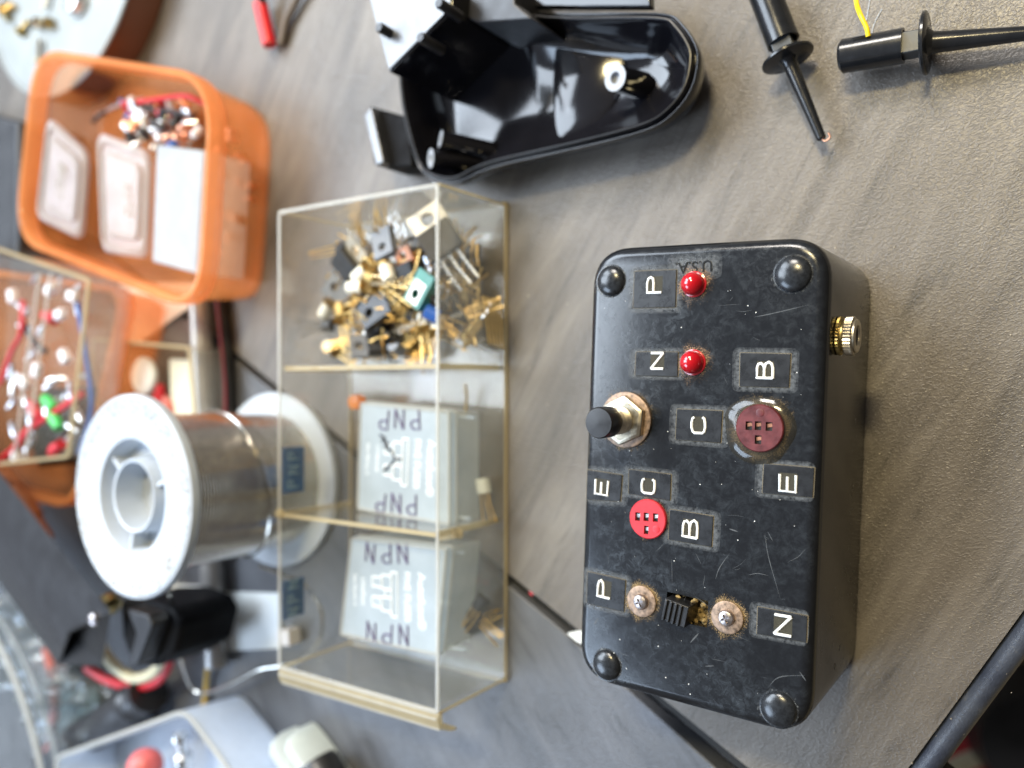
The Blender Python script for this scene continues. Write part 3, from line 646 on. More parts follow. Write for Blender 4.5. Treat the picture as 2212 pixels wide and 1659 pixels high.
# ------------------------------------------------------------------ transistors in the drawer
def leads(root, y0, n, pitch, L, r, mat, z=0, spl=0):
    for k in range(n):
        x = (k-(n-1)/2)*pitch; b = random.uniform(-1.2, 1.2); 
        MB().tube([(x, y0, z), (x*1.1, y0-L*.4, z+random.uniform(-.3, .3)), (x*(1+spl)+b, y0-L, z+random.uniform(-1.2, 1.2))], r, 6).build('lead', mat, root)
def power(label, tabm, bodym, s=1.0, L=10, leadm=None, group=None):
    r = thing('power_transistor', label, 'transistor', group=group)
    t = MB(); hole = [(2.0*s*math.cos(2*math.pi*k/20), 4.0*s+2.0*s*math.sin(2*math.pi*k/20)) for k in range(20)]
    o = MB().box((0, 1.5*s, 0), (10*s, 13*s, 1.2*s)).build('metal_tab', tabm, r, bevel=.15)
    o.modifiers.clear(); cut(o, MB().lathe([(1.8*s, -3), (1.8*s, 3)], (0, 5.0*s, 0), n=20))
    MB().box((0, -2*s, 1.9*s), (9.8*s, 8.2*s, 3.0*s)).build('body', bodym, r, bevel=.3)
    leads(r, -6*s, 3, 2.5*s, L, .42*s, leadm or K['silver'], 1.2*s); return r
def flat(label, bodym, s=1.0, L=11, group=None, leadm=None, plate=None):
    r = thing('flat_transistor', label, 'transistor', group=group)
    o = MB().box((0, 0, 0), (7.8*s, 10.5*s, 3*s)).build('body', bodym, r); cut(o, MB().lathe([(1.5*s, -3*s), (1.5*s, 3*s)], (0, 1.8*s, 0), n=18))
    if plate: 
        o2 = MB().box((0, 1.2*s, 1.6*s), (5.2*s, 6.6*s, .3)).build('metal_plate', plate, r); cut(o2, MB().lathe([(1.6*s, -3*s), (1.6*s, 3*s)], (0, 1.8*s, 0), n=18))
    leads(r, -5.2*s, 3, 2.3*s, L, .38, leadm or K['gold'], 0); return r
def can(label, capm, s=1.0, L=12, group=None, leadm=None, tall=4.5):
    r = thing('metal_can_transistor', label, 'transistor', group=group)
    MB().lathe([(2.4*s, 0), (2.4*s, tall*s), (2.1*s, tall*s+.35), (.1, tall*s+.4)], (0, 0, 0), (0, 1, 0), 20).build('can', capm, r)
    MB().lathe([(2.9*s, -.5), (2.9*s, 0), (2.4*s, .05)], (0, 0, 0), (0, 1, 0), 20).build('rim', K['goldcan'], r)
    leads(r, -.4, 3, 1.4*s, L, .27, leadm or K['gold'], 0, .8); return r
def small(label, bodym, L=12, group=None, leadm=None):
    r = thing('small_transistor', label, 'transistor', group=group)
    pts = [(-2.3, 0), (2.3, 0)]+[(2.3*math.cos(a), 2.3*math.sin(a)*.9+.4) for a in [math.pi*k/8 for k in range(9)]]
    MB().add([], []).loft([[Vector((x, -2.2, z)) for x, z in ccw(pts)], [Vector((x, 2.4, z)) for x, z in ccw(pts)]]).build('body', bodym, r, bevel=.12)
    leads(r, -2.2, 3, 1.3, L, .27, leadm or K['gold'], .8, .3); return r
def copy_thing(o):
    n = o.copy(); C.objects.link(n)
    for ch in o.children:
        c = ch.copy(); C.objects.link(c); c.parent = n
        for g in ch.children: d_ = g.copy(); C.objects.link(d_); d_.parent = c
    return n
def Zd(x, y): return (542.2+x*.3268, 348.5+y*.3268)
from mathutils import Euler
def put(o, zx, zy, z, rz=0, rx=0, ry=0):
    p = Q(*Zd(zx, zy), z); o.location = p*S; o.rotation_euler = Euler((rx, ry, rz)); return o
random.seed(9)
G = 'loose transistors heaped in the drawer'
put(power('large transistor with pale tin tab and hole, leaning on the right drawer wall', K['tab'], K['epoxy'], 1.15, 11, group=G), 1235, 490, 19, math.radians(35), .25, .35)
put(flat('green transistor with a pale metal face and round hole', K['teal'], 1.05, 11, G, K['silver'], K['tab']), 1130, 850, 18, math.radians(150), .1, .15)
put(flat('light grey flat transistor with a dark round hole near the pile top', K['greyepoxy'], .95, 8, G), 880, 545, 16, math.radians(200), .2, -.1)
put(power('black transistor with a tan tab at the far side of the pile', K['tantab'], K['epoxy'], .95, 8, group=G), 660, 650, 12, math.radians(-50), .25, .2)
put(flat('charcoal flat transistor with a triangular shadowed hole, centre of pile', K['epoxy'], 1.1, 9, G, K['gold']), 830, 985, 15, math.radians(120), .1, .1)
put(power('black transistor with three silver leads pointing up, near the divider', K['greyepoxy'], K['epoxy'], .9, 9, K['silver'], G), 800, 1215, 11, math.radians(120), .9, .3)
put(small('pale grey blocky transistor standing by the divider', K['greyepoxy'], 6, G), 970, 1225, 14, .1, 1.2)
put(can('gold can transistor with a long fan of gold leads in the pile centre', K['goldcan'], 1.15, 15, G), 840, 800, 16, math.radians(62), -.2)
put(can('gold can transistor beside the dark three-legged one at far side', K['goldcan'], 1.2, 12, G), 610, 1040, 11, math.radians(30), -.3)
put(small('black transistor with three leads sticking out towards the far wall', K['epoxy'], 13, G, K['blackwire']), 520, 1085, 10, math.radians(-88), .0)
put(small('black transistor whose thin gold leads reach the far wall, upper one', K['epoxy'], 17, G), 620, 575, 12, math.radians(-88), .1)
put(power('gold-faced transistor with round hole against the right wall', K['goldcan'], K['goldcan'], .75, 6, group=G), 1480, 1130, 9, math.radians(170), .5, .9)
put(flat('grey flat transistor with dark hole at the far edge of the pile', K['greyepoxy'], 1.0, 8, G), 590, 850, 10, math.radians(60), .3, .2)
put(small('small blue capped transistor beside the right wall', K['bluewire'], 8, G), 1200, 1010, 17, 1.0, .5)
put(power('copper-tinted transistor with oval hole under the tin-tabbed one', K['copper'], K['epoxy'], .8, 8, K['gold'], G), 1040, 700, 14, math.radians(10), .3, -.2)
wl = 'white-capped metal transistor in the drawer pile'
wc = can(wl, K['whitecap'], .95, 11, G, None, 5.5)
for i, (x, y, z, rz) in enumerate(((760,710,15,2.2),(890,690,16,3.6),(740,830,15,1.6),(520,940,10,2.4),(1150,1110,16,.4),(1230,1130,15,.2),(560,1250,8,1.2))):
    o = wc if i == 0 else copy_thing(wc); put(o, x, y, z, rz, random.uniform(-.5, .3))
protos = [can('plain gold can transistor in the drawer pile', K['goldcan'], .85, 13, G), small('plain black transistor with gold leads in the drawer pile', K['epoxy'], 12, G),
          small('plain grey transistor in the drawer pile', K['greyepoxy'], 11, G, K['silver']), can('plain silver can transistor in the drawer pile', K['silver'], .9, 13, G), power('plain black power transistor buried in the drawer pile', K['tab'], K['epoxy'], .8, 8, group=G)]
wts = [0,0,1,1,1,1,2,3,4]; first = set()
for k in range(125):
    pi = wts[k % 9]; o = protos[pi] if pi not in first else copy_thing(protos[pi]); first.add(pi)
    x = random.uniform(-203, -155); y = random.uniform(13, 47); 
    u = min(1, ((x+205)/55)); zt = 3+random.random()*(5+8*u)
    if ((x+178)/30)**2+((y-28)/24)**2 > 1: zt = 3+random.random()*3
    o.location = Vector((x, y, zt))*S; o.rotation_euler = Euler((random.uniform(-.7, .7), random.uniform(-.6, .6), random.uniform(0, 6.28)))
# loose lead offcuts along the near wall
for k in range(5):
    p = Q(*Zd(1535+k*27, 890+k*6), 14-k*.8); q = Q(*Zd(1575+k*22, 1205+k*8), 12-k*.8)
    solo(MB().tube([p, (p+q)/2+Vector((.3, 0, .4)), q], .27, 6), 'wire_offcut', K['gold'], 'straight gold wire offcut standing along the right drawer wall', 'wire', 'wire offcuts in the drawer')
random.seed(21)
for k in range(26):
    p = Q(*Zd(random.uniform(1290, 1560), random.uniform(680, 1280)), random.uniform(6, 14)); p.x = min(p.x, DX1-3)
    a = random.uniform(.6, 2.4); q = p+Vector((math.cos(a)*random.uniform(4, 9), math.sin(a)*random.uniform(5, 9), random.uniform(-3, 3)))
    q.x = min(q.x, DX1-2.2); q.y = min(50, max(8, q.y)); q.z = max(2.5, q.z)
    solo(MB().tube([p, (p+q)/2+Vector((0, .5, .5)), q], .33, 6), 'wire_offcut', K['gold'], 'short bent gold wire offcut scattered at the near side of the pile', 'wire', 'wire offcuts in the drawer')
for k in range(60):
    a = random.uniform(0, 6.28); p = Vector((random.uniform(-200, -160), random.uniform(14, 46), random.uniform(9, 17))); L = random.uniform(4, 8)
    q = p+Vector((math.cos(a)*L, math.sin(a)*L, random.uniform(-3, 3)))
    solo(MB().tube([p, (p+q)/2+Vector((.3, .5, .6)), q], .26, 6), 'wire_offcut', K['gold'], 'thin gold wire offcut tangled among the heaped transistors', 'wire', 'thin offcuts among the transistors')
# few loose ones under the fuse boxes
for i, (x, y, z, rz, m_) in enumerate(((1046, 1050, 4, .2, 'creamblock'), (1030, 1330, 4, 1.0, 'epoxy'), (1028, 1350, 4, 2.1, 'epoxy'), (1040, 1300, 6, -.6, 'epoxy'))):
    o = small(('cream small transistor between the PNP box and right wall' if i == 0 else 'black small transistor between the NPN box and right wall'), K[m_], 9, G, K['gold']); p = Q(x, y, z); p.x = min(p.x, DX1-4); o.location = p*S; o.rotation_euler = (0, .2, rz)
solo(MB().tube(curve([Q(1005, 830, 6), Q(1008, 860, 5), Q(1004, 900, 4)]), .5, 6), 'wire_offcut', K['gold'], 'single gold wire offcut beside the divider in the middle compartment', 'wire')
solo(MB().lathe([(.3, 0), (2.4, .3), (2.4, 4), (.3, 4.4)], Q(781, 868, 10), (0,0,1), 16), 'orange_stopper', K['orangerim'], 'small orange stopper at the corner of the PNP fuse box', 'stopper')
# ------------------------------------------------------------------ black half shell
HZ = 16.0
hs = [(1115,23),(1409,23),(1463,42),(1497,88),(1505,127),(1490,193),(1448,246),(1390,281),(1236,320),(1082,354),(1024,374),(986,394),(943,391),(905,368),(884,310),(862,215),(858,110),(880,20),(930,-70),(1100,-70)]
hw = [Q(x, y, HZ) for x, y in hs]; hc = sum(hw, Vector())/len(hw); hc.z = 0
shell = thing('plastic_half_shell', 'open glossy black plastic half shell with screw bosses, above the parts drawer', 'plastic housing', hc)
o0 = relax(smooth_closed([(p.x, p.y) for p in hw], 8), 9)
rings = [[V2(p, z) for p in inset(o0, i_)] for i_, z in ((9, 0), (5, 1.2), (2.2, 5), (.6, 9), (0, HZ-4), (-.3, HZ-2), (0, HZ-.8), (.3, HZ-.8), (.6, HZ-1.6), (.9, HZ-1.6), (1.1, HZ), (1.5, HZ+.2), (1.9, HZ), (2.2, HZ-2.5), (2.8, HZ-4), (3.4, 10))]
sp0, sp1 = Q(985, 300, 5), Q(1395, 135, 5)
def spine(p):
    d_ = (sp1-sp0).to_2d(); t = max(0, min(1, (p-sp0.to_2d()).dot(d_)/d_.length_squared)); return sp0.to_2d()+d_*t
ib = inset(o0, 3.4)
for f_ in (.08, .18, .3, .45, .6, .75, .9, .99):
    rings.append([V2(p*(1-f_)+spine(p)*f_, 3+7*(1-f_)**2.4) for p in ib])
MB().loft(rings).build('shell', K['gloss'], shell, True, ang=70)
mb = MB(); mb.tube([V2(p, HZ+.1) for p in inset(o0, 1.5)]+[V2(inset(o0, 1.5)[0], HZ+.1)], .26, 6); mb.build('rim_bead', K['satin'], shell, True)
def boss(px, py, bx, by, z0, z1, r):
    a = Q(px, py, z1); b = Q(bx, by, z0); ax = (a-b).normalized(); L = (a-b).length
    o = MB().lathe([(r*1.08, 0), (r, L)], b, ax, 32, True, False).build('screw_boss', K['gloss'], shell, True)
    t = MB().lathe([(r, L), (r, L+.1), (r*.45, L+.1), (r*.42, L-1.5), (.05, L-1.5)], b, ax, 32, False, True).build('boss_face', K['bosstop'], o); t.location = -shell.location
boss(1329, 168, 1388, 186, 3.5, 15.5, 3.5)
boss(952, 300, 1065, 327, 3.5, 16.5, 2.6)
boss(931, 342, 1035, 350, 3.5, 17, 2.9)
# inner ramps
def ramp_part(pts, z0, z1, thk=1.2):
    q = [Q(x, y, z) for x, y, z in pts]; 
    top = smooth_closed([(p.x, p.y) for p in q], 4)
    mb = MB(); xs = [p.x for p in top]; a, b = min(xs), max(xs)
    f = lambda p: z0+(z1-z0)*((p.x-a)/(b-a))**1.5
    mb.loft([[Vector((p.x, p.y, 3.0)) for p in top], [Vector((p.x, p.y, f(p))) for p in top], [Vector((p.x, p.y, f(p)+.4)) for p in inset(top, .8)]]); return mb.build('inner_ramp', K['gloss'], shell, True, ang=45)
ramp_part([(1205,60,8),(1260,38,8),(1315,60,8),(1338,120,8),(1330,180,8),(1300,235,8),(1270,275,8),(1215,300,8),(1193,270,8),(1190,160,8)], 6.5, 3.4)

# raised box section with satin plate
pl = [Q(x, y, 34) for x, y in ((790,-30),(838,156),(974,22),(978,-30))]
pl_ = ccw([(p.x, p.y) for p in pl])
MB().prism(pl_, 3.5, 33.4).build('raised_box', K['gloss'], shell, True, bevel=.5)
MB().prism([(p.x, p.y) for p in inset(pl_, .8)], 33.6, 34.0).build('satin_plate', K['plate'], shell, True, bevel=.1)
pts = [Q(x, y, 26) for x, y in ((978, -40), (1108, -40), (1112, 8), (1150, 40), (1030, 48), (976, 22))]
MB().prism([(p.x, p.y) for p in pts], 3.5, 26).build('side_block', K['satin'], shell, True, bevel=.5)
for (x, y, L) in ((826, 66, 9), (915, 88, 8), (955, 14, 7)):
    a = Q(x, y, 37); MB().lathe([(1.5, 0), (1.5, 9), (1.2, 9.6), (.1, 9.6)], (a.x, a.y, 29), (.0, .05, 1), 20).build('peg', K['satin'], shell, True)
lc = [Q(x, y, 15) for x, y in ((792,246),(802,230),(880,252),(890,358),(826,362),(808,356))]
MB().prism([(p.x, p.y) for p in lc], 2, 15).build('latch_block', K['matt'], shell, True, bevel=.6)
MB().prism([(p.x, p.y) for p in [Q(x, y, 19) for x, y in ((786,250),(801,228),(829,350),(812,358))]], 15.1, 19).build('latch_face', K['plate'], shell, True, bevel=.5)
MB().prism([(p.x, p.y) for p in [Q(x, y, 15) for x, y in ((1112,-60),(1400,-60),(1405,14),(1122,14))]], 12, 15).build('inner_shelf', K['gloss'], shell, True, bevel=.4)
# ------------------------------------------------------------------ test clips
def tc(x, y, z): return Q(1549+x*.29973, y*.29973, z)
def clip(label, a, b, neck, fl, cone0, tip, rb, rf, rc0, rc1, name='test_clip'):
    ax = (b-a).normalized()
    r = thing(name, label, 'test clip', (a.x, a.y, 0), 0, 'hook test clips')
    L = (b-a).length
    MB().lathe([(.1, -.1), (rb*.8, 0), (rb, .7), (rb, L), (rb*.86, L), (rb*.84, L-1.5), (.1, L-1.5)], a, ax, 36).build('thumb_barrel', K['clip'], r, True)
    R = ax.to_track_quat('Z', 'Y').to_matrix(); mid = (b-ax*1.5+fl)/2
    MB().box(mid, (rb*1.25, rb*1.25, (fl-b).length+1.6), m=R).build('neck', K['clipgrey'], r, True, bevel=.3)
    MB().lathe([(rf-.5, -.55), (rf, -.2), (rf, .3), (rf-.5, .6), (.5, .7)], fl, ax, 44).build('finger_flange', K['clip'], r, True)
    Lc = (tip-fl).length
    MB().lathe([(rc0*1.5, .4), (rc0*1.05, 1.6), (rc0, 3), (rc1, Lc-.3), (rc1*.8, Lc)], fl, (tip-fl).normalized(), 28).build('nozzle', K['clip'], r, True)
    return r, ax
a = tc(325, -95, 7); b = tc(478, 305, 7); f_ = tc(508, 418, 7); tp = tc(755, 1005, 5)
c1, ax = clip('shorter black test clip pointing down, bare copper hook at its tip', a, b, None, f_, None, tp, 3.9, 6.3, 1.75, 1.15)
MB().tube(curve([tp-ax*.6, tp+ax*.5+Vector((.6, 0, 0)), tp+ax*.2+Vector((1.9, .3, .4)), tp-ax*1.0+Vector((2.0, .2, .6))], 6), .25, 8).build('copper_hook', K['copper'], c1, True)
a = tc(885, 410, 7); b = tc(1345, 328, 7); f_ = tc(1500, 312, 7.2); tp = tc(2500, 215, 5.5)
c2, ax = clip('black test clip lying sideways with a yellow wire soldered in', a, b, None, f_, None, tp, 3.9, 6.9, 2.3, 1.2)
MB().tube(curve([tc(1090, 262, 10.6), tc(1078, 200, 11), tc(1035, 110, 11), tc(1010, 40, 9), tc(995, -60, 8)]), .55, 10).build('yellow_wire', K['yellow'], c2, True)
e0 = tc(975, 272, 10.6); e1 = tc(1105, 246, 10.6); MB().tube([e0, e1], .25, 6).build('wire_slot', K['blackwire'], c2, True)
for pts, lb in (([(1880,-5),(1874,30),(1868,62)], 'pale bluish lint fibre between the two test clips, left one'), ([(1905,20),(1890,48),(1884,74),(1893,95)], 'pale bluish lint fibre between the two test clips, curled one')):
    solo(MB().tube(curve([Q(x, y, .15) for x, y in pts]), .09, 5), 'lint_fibre', simple('lint', (.5, .55, .62), .9), lb, 'fibre')
# ------------------------------------------------------------------ solder spool
sp = Q(601, 1034, 0); sp.z = 0; SR, SHT = 33.0, 60.5
spool = thing('solder_spool', 'white plastic spool of silver solder wire standing upright', 'solder spool', sp)
def lz(p, n, mat, prof, **k): return MB().lathe(prof, (sp.x, sp.y, 0), (0,0,1), 96, **k).build(n, mat, spool, True, ang=40)
lz(0, 'bottom_flange', K['spool'], [(10, .1), (SR, .1), (SR+.1, .6), (SR, 2.6), (10, 2.6)])
lz(0, 'top_flange', K['spool'], [(19, SHT-6), (19, SHT-3), (SR, SHT-3), (SR+.3, SHT-2), (SR, SHT-.2), (SR-1.2, SHT+.4), (SR-2.2, SHT), (20, SHT-.2), (18.6, SHT-.6), (17.6, SHT-3), (17.2, SHT-8), (12.6, SHT-8), (12.2, SHT-2), (11.8, SHT-1.2), (11, SHT-1.5), (10.6, SHT-9), (10.2, SHT-11), (.1, SHT-11)], c0=False, c1=False)
for k in range(3):
    a = math.radians(20+120*k); MB().box((sp.x+15*math.cos(a), sp.y+15*math.sin(a), SHT-5.2), (7, 1.4, 6), a).build('spoke', K['spool'], spool, True, bevel=.3)
prof = [(25, 2.7)]
zz = 2.7; step = 1.15
while zz < SHT-3.2:
    R0 = 24.9 if zz < 21 else 26.0
    prof += [(R0-.36, zz), (R0-.04, zz+.25), (R0, zz+.55), (R0-.04, zz+.88), (R0-.36, zz+step-.02)]; zz += step
K['solder'] = simple('solder_wire', (.62, .59, .53), .16, 1, var=.1, vs=.3, bmp=0)
MB().lathe(prof+[(24, SHT-3.1)], (sp.x, sp.y, 0), n=120, c0=False, c1=False).build('solder_winding', K['solder'], spool, True, ang=62)
ring = [Vector((sp.x+26.7*math.cos(a), sp.y+26.7*math.sin(a), 23+6*math.sin(a+.6))) for a in [2*math.pi*k/60 for k in range(61)]]
MB().tube(ring, .5, 8).build('crossing_turn', K['solder'], spool, True)
lp = [Q(560,1222,18), Q(600,1238,16), Q(655,1262,14), Q(693,1318,10), Q(690,1380,6), Q(650,1425,4), Q(605,1438,5), Q(560,1446,7), Q(500,1476,8), Q(440,1497,8), Q(412,1482,9), Q(392,1430,14), Q(383,1380,22), Q(378,1330,30), Q(366,1285,38)]
lp = [Vector((min(p.x, DX0-2.2), p.y, p.z)) if p.x > DX0-2.2 and p.x < DX0+60 and p.y > DY0-4 else p for p in lp]
MB().tube(curve(lp), .62, 8).build('loose_end', K['solder'], spool, True)
o = MB().lathe([(SR-.8, SHT+.42), (SR-6, SHT+.06)], n=80, c0=False, c1=False).build('rim_dirt', K['spooldirt'], spool)
# ------------------------------------------------------------------ orange tubs
def tub(label, q, zt, rin, base_in, cat='tub', name='orange_tub', r=12, zb=0, tab=True):
    pts = [Q(x, y, zt) for x, y in q]; ctr = sum(pts, Vector())/len(pts)
    t = thing(name, label, cat, (ctr.x, ctr.y, zb), 0, 'orange tubs')
    o = rnd([(p.x, p.y) for p in pts], r, 10)
    MB().loft([[V2(p, z) for p in inset(o, i_)] for i_, z in ((base_in+3, zb+.2), (base_in+1, zb+1), (base_in, zb+4), (1.8, zt-7), (2.6, zt-7.2), (base_in+1, zb+5), (base_in+2.5, zb+1.8))]).build('wall', K['orange'], t, True, ang=50)
    MB().loft([[V2(p, z) for p in inset(o, i_)] for i_, z in ((1.8, zt-7), (.2, zt-6.6), (0, zt-.8), (.6, zt), (2.2, zt), (3, zt-.8), (3.4, zt-3), (3.4, zt-7))], False, False).build('rim', K['orangerim'], t, True, ang=40)
    return t, ctr, o
t1, tc1, to1 = tub('orange translucent tub holding two small clear lids and a milky box', [(72,100),(462,160),(432,682),(28,520)], 31, 3, 3.4, r=23)
t2, tc2, to2 = tub('second orange tub, further left, topped by a clear box of coloured leads', [(-180,560),(272,620),(158,1105),(-60,1050)], 25, 3, 3, r=17, name='orange_tub')
# contents of the first tub
def lid(label, q, z, tilt):
    pts = [Q(x, y, z+dz) for x, y, dz in q]; c = sum(pts, Vector())/4
    L = thing('small_clear_lid', label, 'lid', c, 0, 'small clear lids')
    ex = (pts[1]-pts[0]).normalized(); ey = (pts[3]-pts[0]).normalized(); nn = ex.cross(ey).normalized(); nn = nn if nn.z > 0 else -nn
    def ringp(s, off): return [c+(p-c)*s+nn*off for p in bil(pts)]
    def bil(P):
        out = []
        for i in range(4):
            p, a, b = P[i], P[i-1], P[(i+1) % 4]
            for k in range(5):
                t = k/4; s0 = p+(a-p)*.16; s1 = p+(b-p)*.16; out.append(s0*(1-t)**2+p*2*t*(1-t)+s1*t*t)
        return out
    MB().loft([ringp(1, 0), ringp(1, 1.2), ringp(.95, 2), ringp(.86, 2), ringp(.83, 1), ringp(.72, 1), ringp(.70, 2.4), ringp(.1, 2.4)], False, True).build('tray', K['pvclid'], L, True)
    MB().tube(ringp(.9, 2.1)+[ringp(.9, 2.1)[0]], .35, 5).build('edge_bead', K['rim'], L, True)
    MB().tube(ringp(.66, 2.5)+[ringp(.66, 2.5)[0]], .35, 5).build('panel_bead', K['rim'], L, True)
    return L, c, ex, ey, nn
L1, c, ex, ey, nn = lid('clear blister lid with raised panel, leaning at the far side of the tub', [(108,252,8),(196,330,0),(182,520,0),(82,470,8)], 21, 0)
mt = Matrix.Translation(c+nn*2.6) @ Matrix((( -ey.x, -ex.x, nn.x, 0), (-ey.y, -ex.y, nn.y, 0), (-ey.z, -ex.z, nn.z, 0), (0,0,0,1)))
text_mb('LOVE', 6.0, .3, mt).build('embossed_text', K['rim'], L1, True)
L2, c, ex, ey, nn = lid('clear blister lid with raised panel, in the middle of the tub', [(215,285,6),(330,330,0),(322,560,0),(225,545,6)], 19, 0)
mt = Matrix.Translation(c+ex*4+nn*2.6) @ Matrix((( -ey.x, -ex.x, nn.x, 0), (-ey.y, -ex.y, nn.y, 0), (-ey.z, -ex.z, nn.z, 0), (0,0,0,1)))
text_mb('CLUS', 6.0, .3, mt).build('embossed_text', K['rim'], L2, True)
p = [Q(x, y, 26) for x, y in ((338,312),(440,325),(425,592),(328,565))]
solo(MB().prism([(a.x, a.y) for a in p], 5, 26), 'milky_box', K['fusebox'], 'milky white box standing upright in the tub beside the clear lids', 'box', bevel=.8)
random.seed(31)
mb = None
for k in range(84):
    q = Q(random.uniform(280, 432), random.uniform(225, 312), random.uniform(8, 18))
    mt_ = random.choice(['whiteplastic', 'silver', 'copper', 'redwire', 'blackwire', 'copper', 'silver', 'blackwire', 'whitecap', 'silver', 'bluewire'])
    cn = {'copper': 'coppery', 'whiteplastic': 'white', 'silver': 'silver', 'redwire': 'red', 'whitecap': 'ivory', 'bluewire': 'blue', 'blackwire': 'black'}[mt_]
    solo(MB().lathe([(1.6, 0), (1.6, 4.5), (1.1, 5.6), (.1, 6)], q, (random.uniform(-1, 1), random.uniform(-1, 1), .6), 12), 'small_lamp', K[mt_], f'tiny {cn} domed component in the corner heap of the orange tub', 'component', 'small components in the orange tub')
for (pts, m_, lb) in (([(265,225,17),(330,216,21),(400,208,22),(445,225,18)], 'redwire', 'red wire arched over the components in the orange tub'), ([(200,262,12),(260,225,15),(330,235,18),(420,250,17)], 'blackwire', 'black wire along the component heap in the orange tub'), ([(210,250,12),(270,222,16),(310,215,17)], 'silver', 'bare tinned wire at the edge of the component heap')):
    solo(MB().tube(curve([Q(*a) for a in pts]), 1.0, 8), 'hookup_wire', K[m_], lb, 'wire')
random.seed(8)
for k in range(26):      # copper-coloured clips pressed against the wall
    q = Q(random.uniform(470, 548), random.uniform(250, 560), random.uniform(2, 9)); q.x = min(q.x, max(v.x for v in to1)-9)
    solo(MB().box(q, (3.2, 2.2, 4.5), random.uniform(0, 3)), 'terminal', K['copper'], 'tiny coppery terminal against the near wall of the orange tub', 'terminal', 'terminals in the orange tub', bevel=.3)
# clear box of leads on the second tub
q = [(-60,515),(196,602),(150,990),(-90,1015)]
pts = [Q(x, y, 44) for x, y in q]; o = rnd([(a.x, a.y) for a in pts], 2, 3); ctr = sum(pts, Vector())/4
cb = thing('clear_lead_box', 'clear lidded box full of coloured leads on the second orange tub', 'clear box', (ctr.x, ctr.y, 27))
MB().loft([[V2(p_, z) for p_ in inset(o, i_)] for i_, z in ((.3, 27.2), (0, 44), (1.4, 44), (1.6, 28.6))]).build('walls', K['drawer'], cb, True)
MB().tube([V2(p_, 44.2) for p_ in inset(o, .7)]+[V2(inset(o, .7)[0], 44.2)], .75, 6).build('rim', K['amber'], cb, True)
MB().tube([Q(110, 590, 44), Q(55, 990, 44)], .5, 6).build('lid_rib', K['rim'], cb, True)
MB().tube([Q(85, 590, 44), Q(30, 990, 44)], .5, 6).build('lid_rib', K['rim'], cb, True)
for pts, m_, lb, r in (([(-20,1110-100,38),(30,970,38),(60,930,38),(120,890,38),(178,850,36)], 'redwire', 'thick red lead crossing the clear box', 1.4), ([(0,830,36),(25,760,36),(45,720,38),(50,650,36)], 'redwire', 'red lead at the far left of the clear box', 1.1), ([(165,640,36),(185,760,36),(198,880,36),(172,980,34)], 'bluewire', 'dark blue lead curving down the right of the clear box', .9), ([(45,690,36),(75,740,36),(100,760,34)], 'blackwire', 'short black lead in the clear box', 1.2)):
    solo(MB().tube(curve([Q(*a) for a in pts]), r, 10), 'test_lead', K[m_], lb, 'lead', 'leads in the clear box')
for (x, y, m_, lb) in ((105,685,'redwire','upper red crocodile clip boot in the clear box'), (75,885,'redwire','lower red crocodile clip boot in the clear box'), (105,870,'green','upper green crocodile clip boot in the clear box'), (118,905,'green','lower bright green crocodile clip boot in the clear box'), (120,1010-40,'redwire','small red boot at the bottom of the clear box')):
    a = Q(x, y, 38); d_ = Vector((random.uniform(.4, 1), random.uniform(-1, 1), 0)).normalized()
    solo(MB().lathe([(1, 0), (2.0, 2), (2.6, 5), (2.0, 8), (2.2, 10)], a-d_*5, d_, 12), 'clip_boot', K[m_], lb, 'clip boot', 'clip boots in the clear box')
for i, (x, y) in enumerate(((28,640),(52,845-20),(158,640),(130,680),(110,625),(80,800),(35,1000-20),(140,770))):
    a = Q(x, y, 37); solo(MB().box(a, (4, 6, 3.5), .3+i*.5), 'white_connector', K['whiteplastic'], 'white plug connector among the leads in the clear box', 'connector', 'white connectors in the clear box', bevel=.8)
for i in range(34):
    a = Q(random.uniform(20, 170), random.uniform(600, 960), random.uniform(31, 37)); d_ = Vector((random.uniform(-1, 1), random.uniform(-1, 1), .1))
    solo(MB().lathe([(.6, 0), (1.2, 2), (1.3, 5), (.8, 8)], a, d_, 8), 'crocodile_clip', K['silver'], 'small silver crocodile clip jumbled in the clear box', 'clip', 'silver clips in the clear box')
# brown-orange handle and cable at the left edge
solo(MB().tube(curve([Q(-20, 1010, 30), Q(30, 1065, 29), Q(70, 1120, 27), Q(103, 1172, 24)]), 4, 14, True, [5.5]*9+[5]*8+[3.6]*7+[2.2]), 'tool_handle', simple('brown_orange_plastic', (.42, .15, .06), .35), 'brown-orange tapered tool handle at the left edge, below the orange tub', 'handle')
# ------------------------------------------------------------------ tin with screws, top left
tz = 16.0
P3 = [Q(269, 0, tz), Q(220, 110, tz), Q(62, 203, tz)]
ax_, ay = P3[0].x, P3[0].y; bx, by = P3[1].x, P3[1].y; cx, cy = P3[2].x, P3[2].y
D = 2*(ax_*(by-cy)+bx*(cy-ay)+cx*(ay-by))
ux = ((ax_**2+ay**2)*(by-cy)+(bx**2+by**2)*(cy-ay)+(cx**2+cy**2)*(ay-by))/D; uy = ((ax_**2+ay**2)*(cx-bx)+(bx**2+by**2)*(ax_-cx)+(cx**2+cy**2)*(bx-ax_))/D
tr = math.hypot(ax_-ux, ay-uy); print('tin', ux, uy, tr)
tin = thing('round_tin', 'round brown-sided tin with a dull aluminium top, screws scattered on it', 'tin', (ux, uy, 0))
MB().lathe([(tr-1, 0), (tr, .5), (tr, tz-1.2)], (ux, uy, 0), n=120).build('side', K['copperwall'], tin, True)
MB().lathe([(tr+.1, tz-1.2), (tr+.5, tz-.6), (tr, tz), (tr-1.5, tz), (tr-2, tz-.5), (.1, tz-.5)], (ux, uy, 0), n=120).build('top', K['alu'], tin, True)
